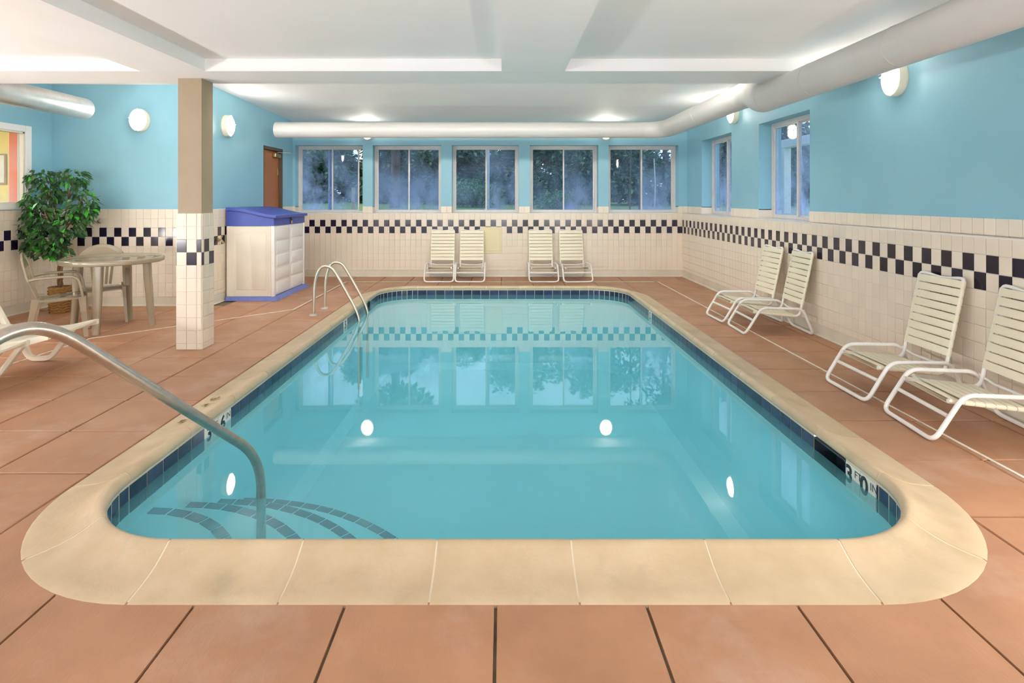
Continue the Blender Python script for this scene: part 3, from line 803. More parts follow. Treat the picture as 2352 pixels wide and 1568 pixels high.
# ------------------------------------------------------------------ ducts
DR = 0.135
def seam(mb_c, axis_pts, r): return MB().tube(axis_pts, r, 32, caps=False)
duct = tag(empty('ventilation_duct', (0, 0, 0)), 'long round white ventilation duct turning from the window wall along the right wall', 'duct')
ZF, ZN, XD, YD = 2.512, 2.404, 2.55, 8.87
obj('duct_section', MB().tube([(-3.59, YD, ZF), (2.22, YD, ZF)], DR * 0.93, 40), 'duct_paint', duct, True, 40)
el = [Vector((2.22, YD, ZF))]
for k in range(1, 13):
    a = R(90 * k / 12); el.append(Vector((2.22 + 0.33 * math.sin(a), YD - 0.33 * (1 - math.cos(a)), ZF)))
obj('elbow', MB().tube(el, [DR * (0.93 + 0.07 * i / 12) for i in range(13)], 40, caps=False), 'duct_paint', duct, True, 40)
obj('duct_section', MB().tube([(XD, YD - 0.33, ZF), (XD, 5.95, ZF)], DR, 40), 'duct_paint', duct, True, 40)
obj('offset_bend', MB().tube(fillet([(XD, 5.95, ZF), (XD, 5.72, ZF), (XD, 5.52, ZN), (XD, 5.40, ZN)], 0.12, 5), DR * 1.005, 40, caps=False), 'duct_paint', duct, True, 40)
obj('duct_section', MB().tube([(XD, 5.40, ZN), (XD, -2.9, ZN)], DR, 40), 'duct_paint', duct, True, 40)
for p0, p1 in (((-1.35, YD, ZF), (-1.33, YD, ZF)), ((0.9, YD, ZF), (0.92, YD, ZF))):
    obj('joint_band', MB().tube([p0, p1], DR * 0.945, 40), 'duct_paint', duct, True, 40)
for y, z in ((8.5, ZF), (7.2, ZF), (5.96, ZF), (5.40, ZN), (4.6, ZN), (3.6, ZN), (2.4, ZN)):
    obj('joint_band', MB().tube([(XD, y, z), (XD, y - 0.02, z)], DR * 1.015, 40), 'duct_paint', duct, True, 40)
d2 = tag(empty('ventilation_duct', (-5.2, 0, 2.54)), 'bare silver ventilation duct ending above the ficus in the left corner', 'duct')
obj('duct_section', MB().tube([(0, -2.8, 0), (0, 5.2, 0)], 0.13, 36), 'duct_metal', d2, True, 40)
obj('duct_section', MB().tube([(0, 5.2, 0), (0, 6.94, 0), (0, 6.965, 0), (0, 6.98, 0)], [0.13, 0.13, 0.126, 0.112], 36), 'duct_metal', d2, True, 40)
obj('joint_band', MB().tube([(0, 5.19, 0), (0, 5.22, 0)], 0.1325, 36), 'duct_metal', d2, True, 40)

# ------------------------------------------------------------------ wall lamps and added fill strips
def make_lamp():
    """oval bulkhead lamp, local -Y is the side that shines"""
    root = empty('wall_lamp')
    a, b = 0.122, 0.152
    def oval(prof, seg=32): return MB().lathe([(r, z) for r, z in prof], seg, sx=a, sy=b).xform(Matrix.Rotation(PI/2, 4, 'X'))
    obj('base', oval([(0.0, 0.0), (0.97, 0.0), (1.0, 0.01), (1.0, 0.03), (0.98, 0.035), (0, 0.035)]), 'lamp_rim', root, True, 40)
    obj('rim', oval([(0.95, 0.03), (1.0, 0.034), (1.0, 0.06), (0.97, 0.075), (0.90, 0.078), (0.88, 0.07)]), 'lamp_rim', root, True, 40)
    obj('lens', oval([(0.90, 0.070), (0.86, 0.083), (0.74, 0.095), (0.5, 0.106), (0.25, 0.111), (0.001, 0.112)]), 'lamp_glow', root, True)
    g = MB()
    g.tube([(a*0.97*math.cos(t), -0.078 - 0.042*math.sin(t)**0.8, 0.03) for t in [PI*k/12 for k in range(13)]], 0.004, 6)
    g.tube([(0.0, -0.078 - 0.042*math.sin(t)**0.8, b*0.97*math.cos(t)) for t in [PI*k/12 for k in range(13)]], 0.004, 6)
    obj('guard', g, 'guard_grey', root, True)
    return root
lamp0 = make_lamp(); first = [True]
def lamp(x, y, z, rotz, label, soft=False):
    o = lamp0 if first[0] else copy_tree(lamp0); first[0] = False
    o.location = (x, y, z); o.rotation_euler = (0, 0, rotz)
    if soft:
        for c in o.children:
            if c.name.startswith('lens'):
                c.data = c.data.copy(); c.data.materials.clear(); c.data.materials.append(MATS['lamp_glow_soft'])
    tag(o, label, 'lamp', 'oval wall lamps')
lamp(-4.81, YA, 2.463, 0, 'lit oval wall lamp on the blue wall above the table')
lamp(XL, 7.86, 2.447, PI/2, 'lit oval wall lamp on the blue wall above the storage shed')
lamp(-2.50, YBU, 2.66, 0, 'lit oval wall lamp peeping below the duct left of the windows', True)
lamp(1.90, YBU, 2.66, 0, 'lit oval wall lamp hidden behind the duct above the right-hand windows', True)
lamp(XRU, 8.23, 2.68, -PI/2, 'lit oval wall lamp half hidden by the duct between the two side windows')
lamp(XRU, 4.84, 2.46, -PI/2, 'large bright oval wall lamp on the bare blue right wall')
def make_fill_strip():  # made-up fixture that adds fill light from out of view
    root = empty('fill_strip')
    obj('housing', MB().bbox(-0.64, 0.64, -0.05, 0, -0.10, 0.10, 0.01, 2), 'white_trim', root, True)
    obj('diffuser', MB().bbox(-0.61, 0.61, -0.053, -0.044, -0.085, 0.085, 0.002, 1), 'fill_glow', root, True)
    return root
fill_strip0 = make_fill_strip(); sfirst = [True]
def fill_strip(x, y, z, rotz, label, tilt=-35, glow=None, group='added fill lights out of view'):
    o = fill_strip0 if sfirst[0] else copy_tree(fill_strip0); sfirst[0] = False
    o.location = (x + (0.075 * math.sin(rotz) if tilt else 0), y - (0.075 * math.cos(rotz) if tilt else 0), z); o.rotation_euler = (R(tilt), 0, rotz)
    if glow:
        for c in o.children:
            if c.name.startswith('diffuser'): c.data = c.data.copy(); c.data.materials.clear(); c.data.materials.append(MATS[glow])
    tag(o, label, 'light', group)
for i, x in enumerate((-4.6, -2.3, 0.0, 2.3)):  # added fill on the rear wall, tilted up to brighten the ceiling
    fill_strip(x, YREAR, 0.8, PI, 'added fill light strip on the rear wall behind the camera, %s of four' % ('first', 'second', 'third', 'last')[i])
for i, y in enumerate((4.6, 2.6, 0.4)):  # added fill on the unseen part of the far left wall
    fill_strip(XF + 0.01, y, 0.8, PI/2, 'added fill light strip on the far left wall outside the picture, %s one' % ('farthest', 'middle', 'nearest')[i], (-4, -10, -12)[i], 'fill_glow_soft' if i == 0 else None)
for i, y in enumerate((1.7, 0.1)):  # added fill for the right deck, mounted outside the frame
    fill_strip(XR - 0.01, y, 0.85, -PI/2, 'added fill light strip on the right wall outside the picture, %s one' % ('farther', 'nearer')[i], 14, 'fill_glow_soft')
for i, x in enumerate((-3.0, -1.45, 0.1, 1.6)):  # added fill concealed by the beam, brightens the far bay
    fill_strip(x, 5.531, 2.88, PI, 'added fill light on the far face of the cross beam, %s from the left' % ('first', 'second', 'third', 'fourth')[i], 0, 'beam_fill_glow', 'added fill lights behind the cross beam')

# ------------------------------------------------------------------ strap pool chairs
def make_strap_chair():
    root = empty('pool_chair'); r = 0.0135
    hw = 0.25
    loop = [(-hw, 0, r), (hw, 0, r), (hw, 0.165, 0.285), (hw, 0.585, 0.280), (hw, 0.70, r), (-hw, 0.70, r), (-hw, 0.585, 0.280), (-hw, 0.165, 0.285)]
    obj('frame', MB().tube(fillet(loop, 0.065, 6, True), r, 10, closed=True), 'chair_tube', root, True)
    hb = 0.205
    sf, sr, bt = Vector((0, 0.105, 0.235)), Vector((0, 0.575, 0.190)), Vector((0, 0.715, 0.855))
    def at(v, x): return (x, v.y, v.z)
    path = [at(sf, -hb), at(sr, -hb), at(bt, -hb)]
    top = []
    for k in range(1, 8):
        t = k / 8; x = -hb + 2*hb*t; dip = 0.022 * math.sin(PI * t) ** 2
        top.append((x, bt.y + 0.012*math.sin(PI*t), bt.z + 0.004 - dip))
    path = path + top + [at(bt, hb), at(sr, hb), at(sf, hb)]
    rad = [0.05] * len(path); rad[2] = 0.03; rad[-3] = 0.03; rad[1] = 0.06; rad[-2] = 0.06
    obj('back_frame', MB().tube(fillet(path, rad, 6), 0.0125, 10), 'chair_tube', root, True)
    obj('crossbar', MB().tube([(-0.232, 0.087, 0.155), (0.232, 0.087, 0.155)], 0.0125, 10), 'chair_tube', root, True)
    obj('rear_crossbar', MB().tube([(-hw, 0.60, 0.262), (-0.12, 0.60, 0.238), (0.12, 0.60, 0.238), (hw, 0.60, 0.262)], 0.010, 8), 'chair_tube', root, True)
    # strap: flattened ring around both side tubes
    R_ = 0.0155; sec = []
    for k in range(7): a = -PI/2 + PI*k/6; sec.append((hb + R_*math.cos(a), R_*math.sin(a)))
    for k in range(7): a = PI/2 + PI*k/6; sec.append((-hb + R_*math.cos(a), R_*math.sin(a)))
    def strap_mesh(w):
        n = len(sec); v = []; f = []
        for j, (y, k) in enumerate(((-w/2, 0.985), (-w/2 + 0.004, 1), (w/2 - 0.004, 1), (w/2, 0.985))):
            v += [(x, y, z * k) for x, z in sec]
        for j in range(3):
            for i in range(n): f.append((j*n + i, j*n + (i+1) % n, (j+1)*n + (i+1) % n, (j+1)*n + i))
        # inner face
        o = len(v); ri = 0.86
        for y in (-w/2, w/2): v += [(x, y, z * ri) for x, z in sec]
        for i in range(n):
            f.append((o + i, o + n + i, o + n + (i+1) % n, o + (i+1) % n))
            f.append((i, o + i, o + (i+1) % n, (i+1) % n)); f.append((3*n + i, 3*n + (i+1) % n, o + n + (i+1) % n, o + n + i))
        return MB().add(v, f).mesh('strap', True, 40)
    sm = strap_mesh(0.0515)
    d = (bt - sr).normalized(); ang = math.atan2(d.z, d.y)
    for i in range(9):
        p = sr + d * (0.155 + 0.0605 * i)
        o = obj('back_strap', sm, 'chair_strap', root); o.location = p; o.rotation_euler = (ang, 0, 0)
    d = (sr - sf).normalized(); ang = math.atan2(d.z, d.y)
    for i in range(7):
        p = sf + d * ((0.03 if i == 0 else 0.055) + 0.0575 * i)
        o = obj('seat_strap', sm, 'chair_strap', root); o.location = p; o.rotation_euler = (ang, 0, 0)
    return root
chair0 = make_strap_chair(); used = [False]
def strap_chair(x, y, rotz, label, group):
    o = chair0 if not used[0] else copy_tree(chair0); used[0] = True
    o.location = (x, y, 0.0015); o.rotation_euler = (0, 0, rotz)
    tag(o, label, 'chair', group)
g1 = 'strap chairs along the back wall'; g2 = 'strap chairs along the right wall'
strap_chair(-1.09, 9.505, 0, 'cream strap pool chair at the back wall, nearest to the storage shed', g1)
strap_chair(-0.562, 9.505, 0, 'cream strap pool chair at the back wall, just left of the access panel', g1)
strap_chair(0.70, 9.50, R(1.5), 'cream strap pool chair at the back wall, first one right of the access panel', g1)
strap_chair(1.285, 9.50, R(4), 'cream strap pool chair at the back wall, nearest to the right-hand corner', g1)
strap_chair(2.505, 6.63, -PI/2 + R(2), 'cream strap pool chair at the right wall, farthest of that row', g2)
strap_chair(2.53, 6.075, -PI/2 - R(2), 'cream strap pool chair at the right wall, second from the far end', g2)
strap_chair(2.525, 4.135, -PI/2, 'cream strap pool chair at the right wall, third from the far end, fully in view', g2)
strap_chair(2.525, 3.50, -PI/2 - R(5), 'cream strap pool chair at the right wall cut off by the picture edge', g2)

# ------------------------------------------------------------------ resin chairs and table
def make_resin_chair():
    """monobloc armchair, faces local +X"""
    root = empty('resin_armchair')
    # seat: slightly dished shell
    prof_y = [-0.235, -0.20, -0.12, 0, 0.12, 0.20, 0.235]; prof_x = [-0.20, -0.1, 0.0, 0.12, 0.20, 0.235, 0.25]
    zx = [0.415, 0.418, 0.425, 0.437, 0.440, 0.430, 0.405]
    v = []; f = []; nx, ny = len(prof_x), len(prof_y)
    for i, x in enumerate(prof_x):
        for j, y in enumerate(prof_y):
            wy = 1 - 0.10 * (0.25 - x) / 0.45
            z = zx[i] - 0.012 * (1 - (abs(y)/0.235)**2) - (0.02 if abs(y) > 0.23 else 0)
            v.append((x, y * wy, z))
    n = nx * ny; v += [(x, y, z - 0.014) for x, y, z in v]
    for i in range(nx - 1):
        for j in range(ny - 1):
            a, b, c, d = i*ny + j, (i+1)*ny + j, (i+1)*ny + j + 1, i*ny + j + 1
            f.append((a, b, c, d)); f.append((a + n, d + n, c + n, b + n))
    edge = [i*ny for i in range(nx)] + [(nx-1)*ny + j for j in range(1, ny)] + [i*ny + ny - 1 for i in range(nx-2, -1, -1)] + [j for j in range(ny-2, 0, -1)]
    for k in range(len(edge)):
        a, b = edge[k], edge[(k+1) % len(edge)]; f.append((a, a + n, b + n, b))
    obj('seat', MB().add(v, f), 'resin', root, True, 50)
    # hoop of the backrest: from one arm over the top to the other
    hoop = []
    for k in range(21):
        t = k / 20; a = PI * t
        y = -0.255 * math.cos(a); zz = 0.62 + 0.255 * math.sin(a) ** 0.85
        lean = (zz - 0.42) * 0.30
        hoop.append((-0.175 - lean, y, zz))
    obj('back_hoop', MB().tube(hoop, 0.02, 10, flat=(0.03, 0.010), up=(1, 0, 0)), 'resin', root, True, 50)
    tp = MB()      # solid crest under the hoop
    vv = []; ff = []
    m = 12
    for k in range(m + 1):
        a = PI * (0.22 + 0.56 * k / m); y = -0.245 * math.cos(a); z1 = 0.62 + 0.25 * math.sin(a) ** 0.85; z0 = 0.755
        for zz in (z0, z1):
            x = -0.175 - (zz - 0.42) * 0.30
            vv += [(x + 0.006, y, zz), (x - 0.006, y, zz)]
    for k in range(m):
        o = 4*k; ff += [(o, o+4, o+6, o+2), (o+1, o+3, o+7, o+5), (o, o+1, o+5, o+4), (o+2, o+6, o+7, o+3)]
    obj('back_crest', MB().add(vv, ff), 'resin', root, True, 50)
    for k in range(5):
        y0 = -0.088 + 0.044 * k; y1 = -0.13 + 0.065 * k
        pts = []
        for t in [i/6 for i in range(7)]:
            z = 0.42 + 0.36 * t; bow = 0.012 * math.sin(PI * t)
            pts.append((-0.175 - (z - 0.42) * 0.30 - bow, y0 + (y1 - y0) * t, z))
        obj('back_slat', MB().tube(pts, 0.02, 8, flat=(0.0155, 0.006), up=(1, 0, 0)), 'resin', root, True, 50)
    for s in (-1, 1):
        pts = fillet([(-0.235, s*0.25, 0.63), (-0.12, s*0.275, 0.650), (0.20, s*0.275, 0.655), (0.245, s*0.27, 0.43)], 0.09, 6)
        obj('arm', MB().tube(pts, 0.02, 10, flat=(0.026, 0.011), up=lambda i: Vector((0, 0, 1)) if False else Vector((0.45, 0, 1))) if False else
            MB().tube(pts, 0.02, 10, flat=(0.026, 0.013), up=(0.9, 0, 1)), 'resin', root, True, 50)
        for fx, bx in ((0.235, 0.275), (-0.175, -0.255)):
            y0, y1 = s * 0.232, s * 0.262
            def sec(x, y, w): return [(x - w, y - w*0.6), (x + w, y - w*0.6), (x + w, y + w*0.6), (x - w, y + w*0.6)]
            A = [(p[0], p[1], 0.43) for p in sec(fx, y0, 0.036)] + [(p[0], p[1], 0.002) for p in sec(bx, y1, 0.022)]
            mid = [(p[0], p[1], 0.30) for p in sec(fx + (bx - fx)*0.3, y0 + (y1 - y0)*0.3, 0.028)]
            vv = A[:4] + mid + A[4:]
            ff = [(0,1,2,3), (8,11,10,9)] + [(j*4 + i, j*4 + (i+1) % 4, (j+1)*4 + (i+1) % 4, (j+1)*4 + i) for j in range(2) for i in range(4)]
            obj('leg', MB().add(vv, ff), 'resin', root, False)
    return root
rc = make_resin_chair()
rc.location = (-4.63, 5.82, 0.0015); rc.rotation_euler = (0, 0, R(35)); rc.scale = (0.9, 0.9, 0.97)
tag(rc, 'glossy beige resin armchair seen from the side, left of the round table', 'chair', 'beige resin armchairs at the table')
rc2 = copy_tree(rc); rc2.location = (-4.67, 6.52, 0.0015); rc2.rotation_euler = (0, 0, R(-55))
tag(rc2, 'glossy beige resin armchair with slatted rounded back, behind the round table', 'chair', 'beige resin armchairs at the table')
tb = tag(empty('round_table', (-4.32, 6.21, 0), R(-33)), 'round beige resin table with four splayed legs beside the column', 'table')
obj('table_top', MB().lathe([(0.0, 0.768), (0.44, 0.768), (0.455, 0.774), (0.475, 0.778), (0.488, 0.772), (0.492, 0.76), (0.488, 0.728), (0.478, 0.722), (0.47, 0.73), (0.465, 0.75), (0.0, 0.752)], 56), 'resin', tb, True, 50)
for k in range(4):
    a = R(45 + 90 * k); ca, sa = math.cos(a), math.sin(a)
    pts = [(0.335*ca, 0.335*sa, 0.755), (0.345*ca, 0.345*sa, 0.55), (0.372*ca, 0.372*sa, 0.2), (0.392*ca, 0.392*sa, 0.002)]
    obj('leg', MB().tube(pts, [1.0, 0.98, 0.86, 0.76], 12, flat=(0.045, 0.036), up=(ca, sa, 0)), 'resin', tb, True, 50)

# ------------------------------------------------------------------ loungers
def make_lounger():
    """white resin lounger, foot end at the origin, head towards -X, width along Y"""
    root = empty('sun_lounger'); hw = 0.29
    def zt(x):      # top line of the side rails
        u = -x
        if u < 0.42: return 0.365 - 0.058 * math.sin(PI/2 * min(1, u / 0.36)) ** 1.2 if u < 0.36 else 0.307
        if u < 1.15: return 0.307 + 0.035 * (u - 0.42) / 0.73
        return 0.342 + (u - 1.15) * 0.62
    for s in (-1, 1):
        v = []; f = []; N = 40
        for i in range(N + 1):
            x = -1.9 * i / N; z = zt(x); y0, y1 = s * (hw - 0.03), s * hw
            th = 0.045 + 0.02 * min(1, -x / 0.3)
            v += [(x, y0, z), (x, y1, z - 0.004), (x, y1, z - th), (x, y0, z - th)]
        for i in range(N):
            for k in range(4): f.append((4*i + k, 4*i + (k+1) % 4, 4*i + 4 + (k+1) % 4, 4*i + 4 + k))
        f += [(0, 1, 2, 3), (4*N, 4*N + 3, 4*N + 2, 4*N + 1)]
        obj('side_rail', MB().add(v, f), 'lounger_resin', root, True, 40)
        leg = fillet([(-0.20, s*(hw - 0.02), 0.29), (-0.40, s*(hw - 0.02), 0.022), (-0.58, s*(hw - 0.02), 0.022), (-0.70, s*(hw - 0.02), 0.29)], 0.06, 5)
        obj('leg', MB().tube(leg, 0.02, 8, flat=(0.018, 0.022), up=(0, 0, 1)) if False else MB().tube(leg, 0.02, 8, flat=(0.021, 0.024), up=(0, 1, 0)), 'lounger_resin', root, True, 50)
        leg = fillet([(-1.20, s*(hw - 0.02), 0.29), (-1.32, s*(hw - 0.02), 0.022), (-1.50, s*(hw - 0.02), 0.022), (-1.70, s*(hw - 0.02), 0.29)], 0.06, 5)
        obj('leg', MB().tube(leg, 0.02, 8, flat=(0.021, 0.024), up=(0, 1, 0)), 'lounger_resin', root, True, 50)
        arm = fillet([(-0.80, s*(hw + 0.012), 0.30), (-0.92, s*(hw + 0.012), 0.52), (-1.40, s*(hw + 0.012), 0.53), (-1.52, s*(hw + 0.012), 0.40)], 0.07, 5)
        obj('arm', MB().tube(arm, 0.02, 8, flat=(0.026, 0.022), up=(0, 1, 0)), 'lounger_resin', root, True, 50)
    x = -0.004
    k = 0
    while x > -1.84:
        w = 0.30 if k == 0 else 0.085
        v = []; f = []; M_ = 7 if k == 0 else 2
        for i in range(M_ + 1):
            xx = x - w * i / M_; z = zt(xx) - 0.002
            for j in range(7):
                y = -(hw - 0.03) + 2*(hw - 0.03) * j / 6; dish = 0.016 * (1 - (2*j/6 - 1)**2)
                v.append((xx, y, z - dish))
        n = len(v); v += [(a, b, c - 0.016) for a, b, c in v]
        for i in range(M_):
            for j in range(6):
                a, b, c, d = i*7 + j, (i+1)*7 + j, (i+1)*7 + j + 1, i*7 + j + 1
                f += [(a, b, c, d), (a+n, d+n, c+n, b+n)]
        e = [i*7 for i in range(M_+1)] + [M_*7 + j for j in range(1, 7)] + [i*7 + 6 for i in range(M_-1, -1, -1)] + [j for j in range(5, 0, -1)]
        for q in range(len(e)): a, b = e[q], e[(q+1) % len(e)]; f.append((a, a+n, b+n, b))
        obj('slat', MB().add(v, f), 'lounger_resin', root, True, 40)
        x -= w + 0.010; k += 1
    return root
lg = make_lounger(); lg.location = (-3.56, 4.66, 0.0015); lg.rotation_euler = (0, 0, R(2))
tag(lg, 'white resin sun lounger with an arm, foot end behind the curved handrail', 'lounger', 'white resin loungers')
lg2 = copy_tree(lg); lg2.location = (-3.545, 3.92, 0.0015)
tag(lg2, 'white resin sun lounger of which only the foot end shows under the handrail', 'lounger', 'white resin loungers')

# ------------------------------------------------------------------ storage shed
sx0, sx1, sy0, sy1 = XL + 0.035, -3.17, 7.79, 9.05
sh = tag(empty('storage_shed', (0, 0, 0)), 'cream plastic storage shed with a blue sloping lid and blue base', 'shed')
base = MB()
b0, b1 = 0.0015, 0.06
base.add([(sx0, sy0, b0), (sx1 + 0.03, sy0, b0), (sx1 + 0.03, sy1 + 0.02, b0), (sx0, sy1 + 0.02, b0),
          (sx0, sy0 + 0.025, b1), (sx1 - 0.005, sy0 + 0.03, b1), (sx1 - 0.005, sy1 - 0.01, b1), (sx0, sy1 - 0.01, b1)],
         [(0,3,2,1),(4,5,6,7),(0,1,5,4),(1,2,6,5),(2,3,7,6),(3,0,4,7)])
obj('base', base, 'shed_base_blue', sh)
bx1, by0, by1, bz = sx1 - 0.035, sy0 + 0.035, sy1 - 0.02, 1.045
obj('body', MB().bbox(sx0 + 0.005, bx1 - 0.02, by0 + 0.006, by1, 0.05, bz, 0.012, 2), 'shed_cream', sh)
# near side wall: framed with two raised panels
for (a, b) in ((sx0 + 0.005, sx0 + 0.10), (bx1 - 0.075, bx1 - 0.04)):
    obj('side_stile', MB().bbox(a, b, by0 - 0.004, by0 + 0.01, 0.06, bz - 0.005, 0.003, 1), 'shed_cream', sh)
obj('corner_post', MB().bbox(bx1 - 0.04, bx1 + 0.012, by0 - 0.006, by0 + 0.05, 0.05, bz, 0.010, 3), 'shed_white', sh, True)
obj('corner_post', MB().bbox(bx1 - 0.04, bx1 + 0.012, by1 - 0.05, by1, 0.05, bz, 0.010, 3), 'shed_white', sh, True)
pw = (bx1 - 0.10 - (sx0 + 0.14)) / 2
for k in range(2):
    a = sx0 + 0.14 + k * (pw + 0.006)
    obj('side_panel', MB().bbox(a, a + pw - 0.012, by0 + 0.0, by0 + 0.02, 0.15, 0.94, 0.006, 2), 'shed_cream', sh, True)
# two doors on the pool side, each with five raised boards
mid = by0 + 0.05 + (by1 - by0 - 0.10) * 0.5
for (a, b) in ((by0 + 0.052, mid - 0.004), (mid + 0.004, by1 - 0.052)):
    dr = obj('door', MB().bbox(bx1 - 0.03, bx1, a, b, 0.065, bz - 0.004, 0.006, 2), 'shed_white', sh, True)
    hh = (bz - 0.004 - 0.10) / 5
    for k in range(5):
        z0 = 0.09 + k * hh
        obj('door_board', MB().bbox(bx1 - 0.006, bx1 + 0.013, a + 0.05, b - 0.04, z0, z0 + hh - 0.03, 0.009, 2), 'shed_white', dr, True)
box = MB().add([], [])
lid_x = [sx0 - 0.0, sx0 + 0.06, sx0 + 0.18, sx0 + 0.30, sx0 + 0.42, sx0 + 0.54, sx0 + 0.63, sx1 + 0.012]
lid_z = [1.302, 1.300, 1.290, 1.268, 1.238, 1.212, 1.198, 1.194]
poly = [(x, z - 0.03) for x, z in zip(lid_x, lid_z)]
poly = [(min(x, bx1 + 0.006), z) for x, z in poly]
obj('bin_top', MB().prism([(sx0 + 0.003, bz - 0.002)] + [(max(x, sx0 + 0.003), z) for x, z in poly] + [(bx1 + 0.006, bz - 0.002)], 'y', by0 - 0.003, by1 + 0.003), 'shed_blue', sh)
lp = [(x, z) for x, z in zip(lid_x, lid_z)] + [(x, z - 0.045) for x, z in reversed(list(zip(lid_x, lid_z)))]
lid = obj('lid', MB().prism(lp, 'y', by0 - 0.025, by1 + 0.025), 'shed_blue', sh, True, 25)
bv = lid.modifiers.new('bevel', 'BEVEL'); bv.width = 0.008; bv.segments = 2; bv.limit_method = 'ANGLE'
lt = obj('latch', MB().tube([(bx1 + 0.018, mid, 1.16), (bx1 + 0.026, mid + 0.01, 1.10)], 0.012, 8), 'dark_cavity', sh, True)
obj('padlock', MB().bbox(bx1 + 0.01, bx1 + 0.03, mid - 0.004, mid + 0.03, 1.05, 1.10, 0.004, 2), 'brass', lt, True)
# hose tap on the wall beside the shed
tp = tag(empty('hose_tap', (XL, 7.66, 0.86)), 'small brass hose tap on the tiled wall between column and storage shed', 'tap')
obj('body', MB().tube([(0.004, 0, 0), (0.05, 0, 0), (0.075, 0.02, -0.05)], 0.014, 10), 'brass', tp, True)
obj('flange', MB().tube([(0.003, 0, 0), (0.012, 0, 0)], 0.03, 14), 'brass', tp, True)
obj('handle', MB().tube([(0.045, 0, 0.014), (0.05, 0, 0.04), (0.052, 0.03, 0.05)], 0.008, 8), 'brass', tp, True)

# ------------------------------------------------------------------ rails
rail = tag(empty('pool_handrail', (0, 0, 0)), 'big curved steel handrail leading down the pool steps in the foreground', 'handrail')
A = Vector((-1.207, 2.796)); B = Vector((-1.613, 1.93)); D = (B - A).normalized()
def rp(d, z): p = A + D * d; return (p.x, p.y, z)
LT = (B - A).length
pts = fillet([rp(0, -0.36), rp(0, 0.136), rp(0.925, 0.988), rp(1.085, 0.968), rp(1.19, 0.80), rp(1.20, 0.0015)],
             [0, 0.17, 0.15, 0.075, 0.10, 0], 10)
obj('tube', MB().tube(pts, 0.0225, 18), 'steel', rail, True)
obj('flange', MB().lathe([(0.0, 0.014), (0.03, 0.014), (0.05, 0.006), (0.052, 0.0)], 18, rp(0, -0.36)), 'steel', rail, True)
obj('flange', MB().lathe([(0.0, 0.02), (0.03, 0.02), (0.05, 0.008), (0.052, 0.0)], 18, rp(1.20, 0.001)), 'steel', rail, True)
def ladder_rail(y, label):
    e = tag(empty('ladder_rail', (0, y, 0)), label, 'handrail', 'ladder rails')
    pts = fillet([(-2.315, 0, 0.0015), (-2.30, 0, 0.40), (-2.24, 0, 0.595), (-2.10, 0, 0.60), (-2.02, 0, 0.48), (-1.80, 0, 0.085), (-1.755, 0, -0.06), (-1.755, 0, -0.9)],
                 [0, 0.1, 0.12, 0.12, 0.1, 0.08, 0.05, 0], 6)
    obj('tube', MB().tube(pts, 0.0185, 14), 'steel_dull', e, True)
    obj('flange', MB().lathe([(0.0, 0.022), (0.03, 0.022), (0.05, 0.01), (0.054, 0.0)], 18, (-2.315, 0, 0.001)), 'steel_dull', e, True)
ladder_rail(6.84, 'shiny hooped pool ladder rail, the nearer of the pair at the far left edge')
ladder_rail(7.27, 'shiny hooped pool ladder rail, the farther of the pair at the far left edge')

# ------------------------------------------------------------------ ficus
def leaf_cloud(centres, n, size, rnd_, droop=0.5, mbx=None):
    """leaves (two bent quads each) scattered round a list of (centre, radius)"""
    mb = mbx or MB()
    for _ in range(n):
        c, r = rnd_.choice(centres)
        while True:
            q = Vector((rnd_.uniform(-1, 1), rnd_.uniform(-1, 1), rnd_.uniform(-1, 1)))
            if 0.3 < q.length < 1: break
        p = Vector(c) + Vector((q.x * r[0], q.y * r[1], q.z * r[2]))
        out = Vector((q.x, q.y, 0)); out = out.normalized() if out.length > 0.05 else Vector((1, 0, 0))
        t = (out + Vector((rnd_.gauss(0, 0.5), rnd_.gauss(0, 0.5), -droop + rnd_.gauss(0, 0.4)))).normalized()
        s = t.cross(Vector((rnd_.gauss(0, 0.5), rnd_.gauss(0, 0.5), 1))); s = s.normalized() if s.length > 0.01 else Vector((0, 1, 0))
        nn = s.cross(t); L = size * rnd_.uniform(0.7, 1.25); W = L * 0.27
        v = [p, p + t*L*0.4 + s*W + nn*L*0.06, p + t*L*0.42 - nn*L*0.03, p + t*L*0.4 - s*W + nn*L*0.06, p + t*L - nn*L*0.08]
        mb.add(v, [(0, 1, 2), (0, 2, 3), (1, 4, 2), (2, 4, 3)])
    return mb
rn = random.Random(5)
fx, fy = -5.55, 7.02
fic = tag(empty('ficus_tree', (fx, fy, 0)), 'leafy green artificial ficus with a braided trunk in a wicker basket', 'plant')
bk = MB().lathe([(0.0, 0.0015), (0.105, 0.0015), (0.108, 0.05), (0.118, 0.30), (0.125, 0.31), (0.125, 0.325), (0.108, 0.325), (0.10, 0.28), (0.0, 0.28)], 20)
obj('basket', bk, 'basket', fic, True, 40)
for k in range(9):
    z = 0.02 + 0.032 * k
    obj('weave', MB().tube([((0.108 + 0.012*k/9 + (0.004 if i % 2 else 0)) * math.cos(2*PI*i/28), (0.108 + 0.012*k/9 + (0.004 if i % 2 else 0)) * math.sin(2*PI*i/28), z + 0.008*math.sin(i*1.7)) for i in range(28)], 0.008, 6, closed=True), 'basket', fic, True)
for k in range(3):
    pts = []
    for i in range(26):
        z = 0.28 + 0.62 * i / 25; a = 2*PI*k/3 + z * 15
        pts.append((0.017 * math.cos(a), 0.017 * math.sin(a), z))
    obj('trunk', MB().tube(pts, 0.015, 8), 'bark_braid', fic, True)
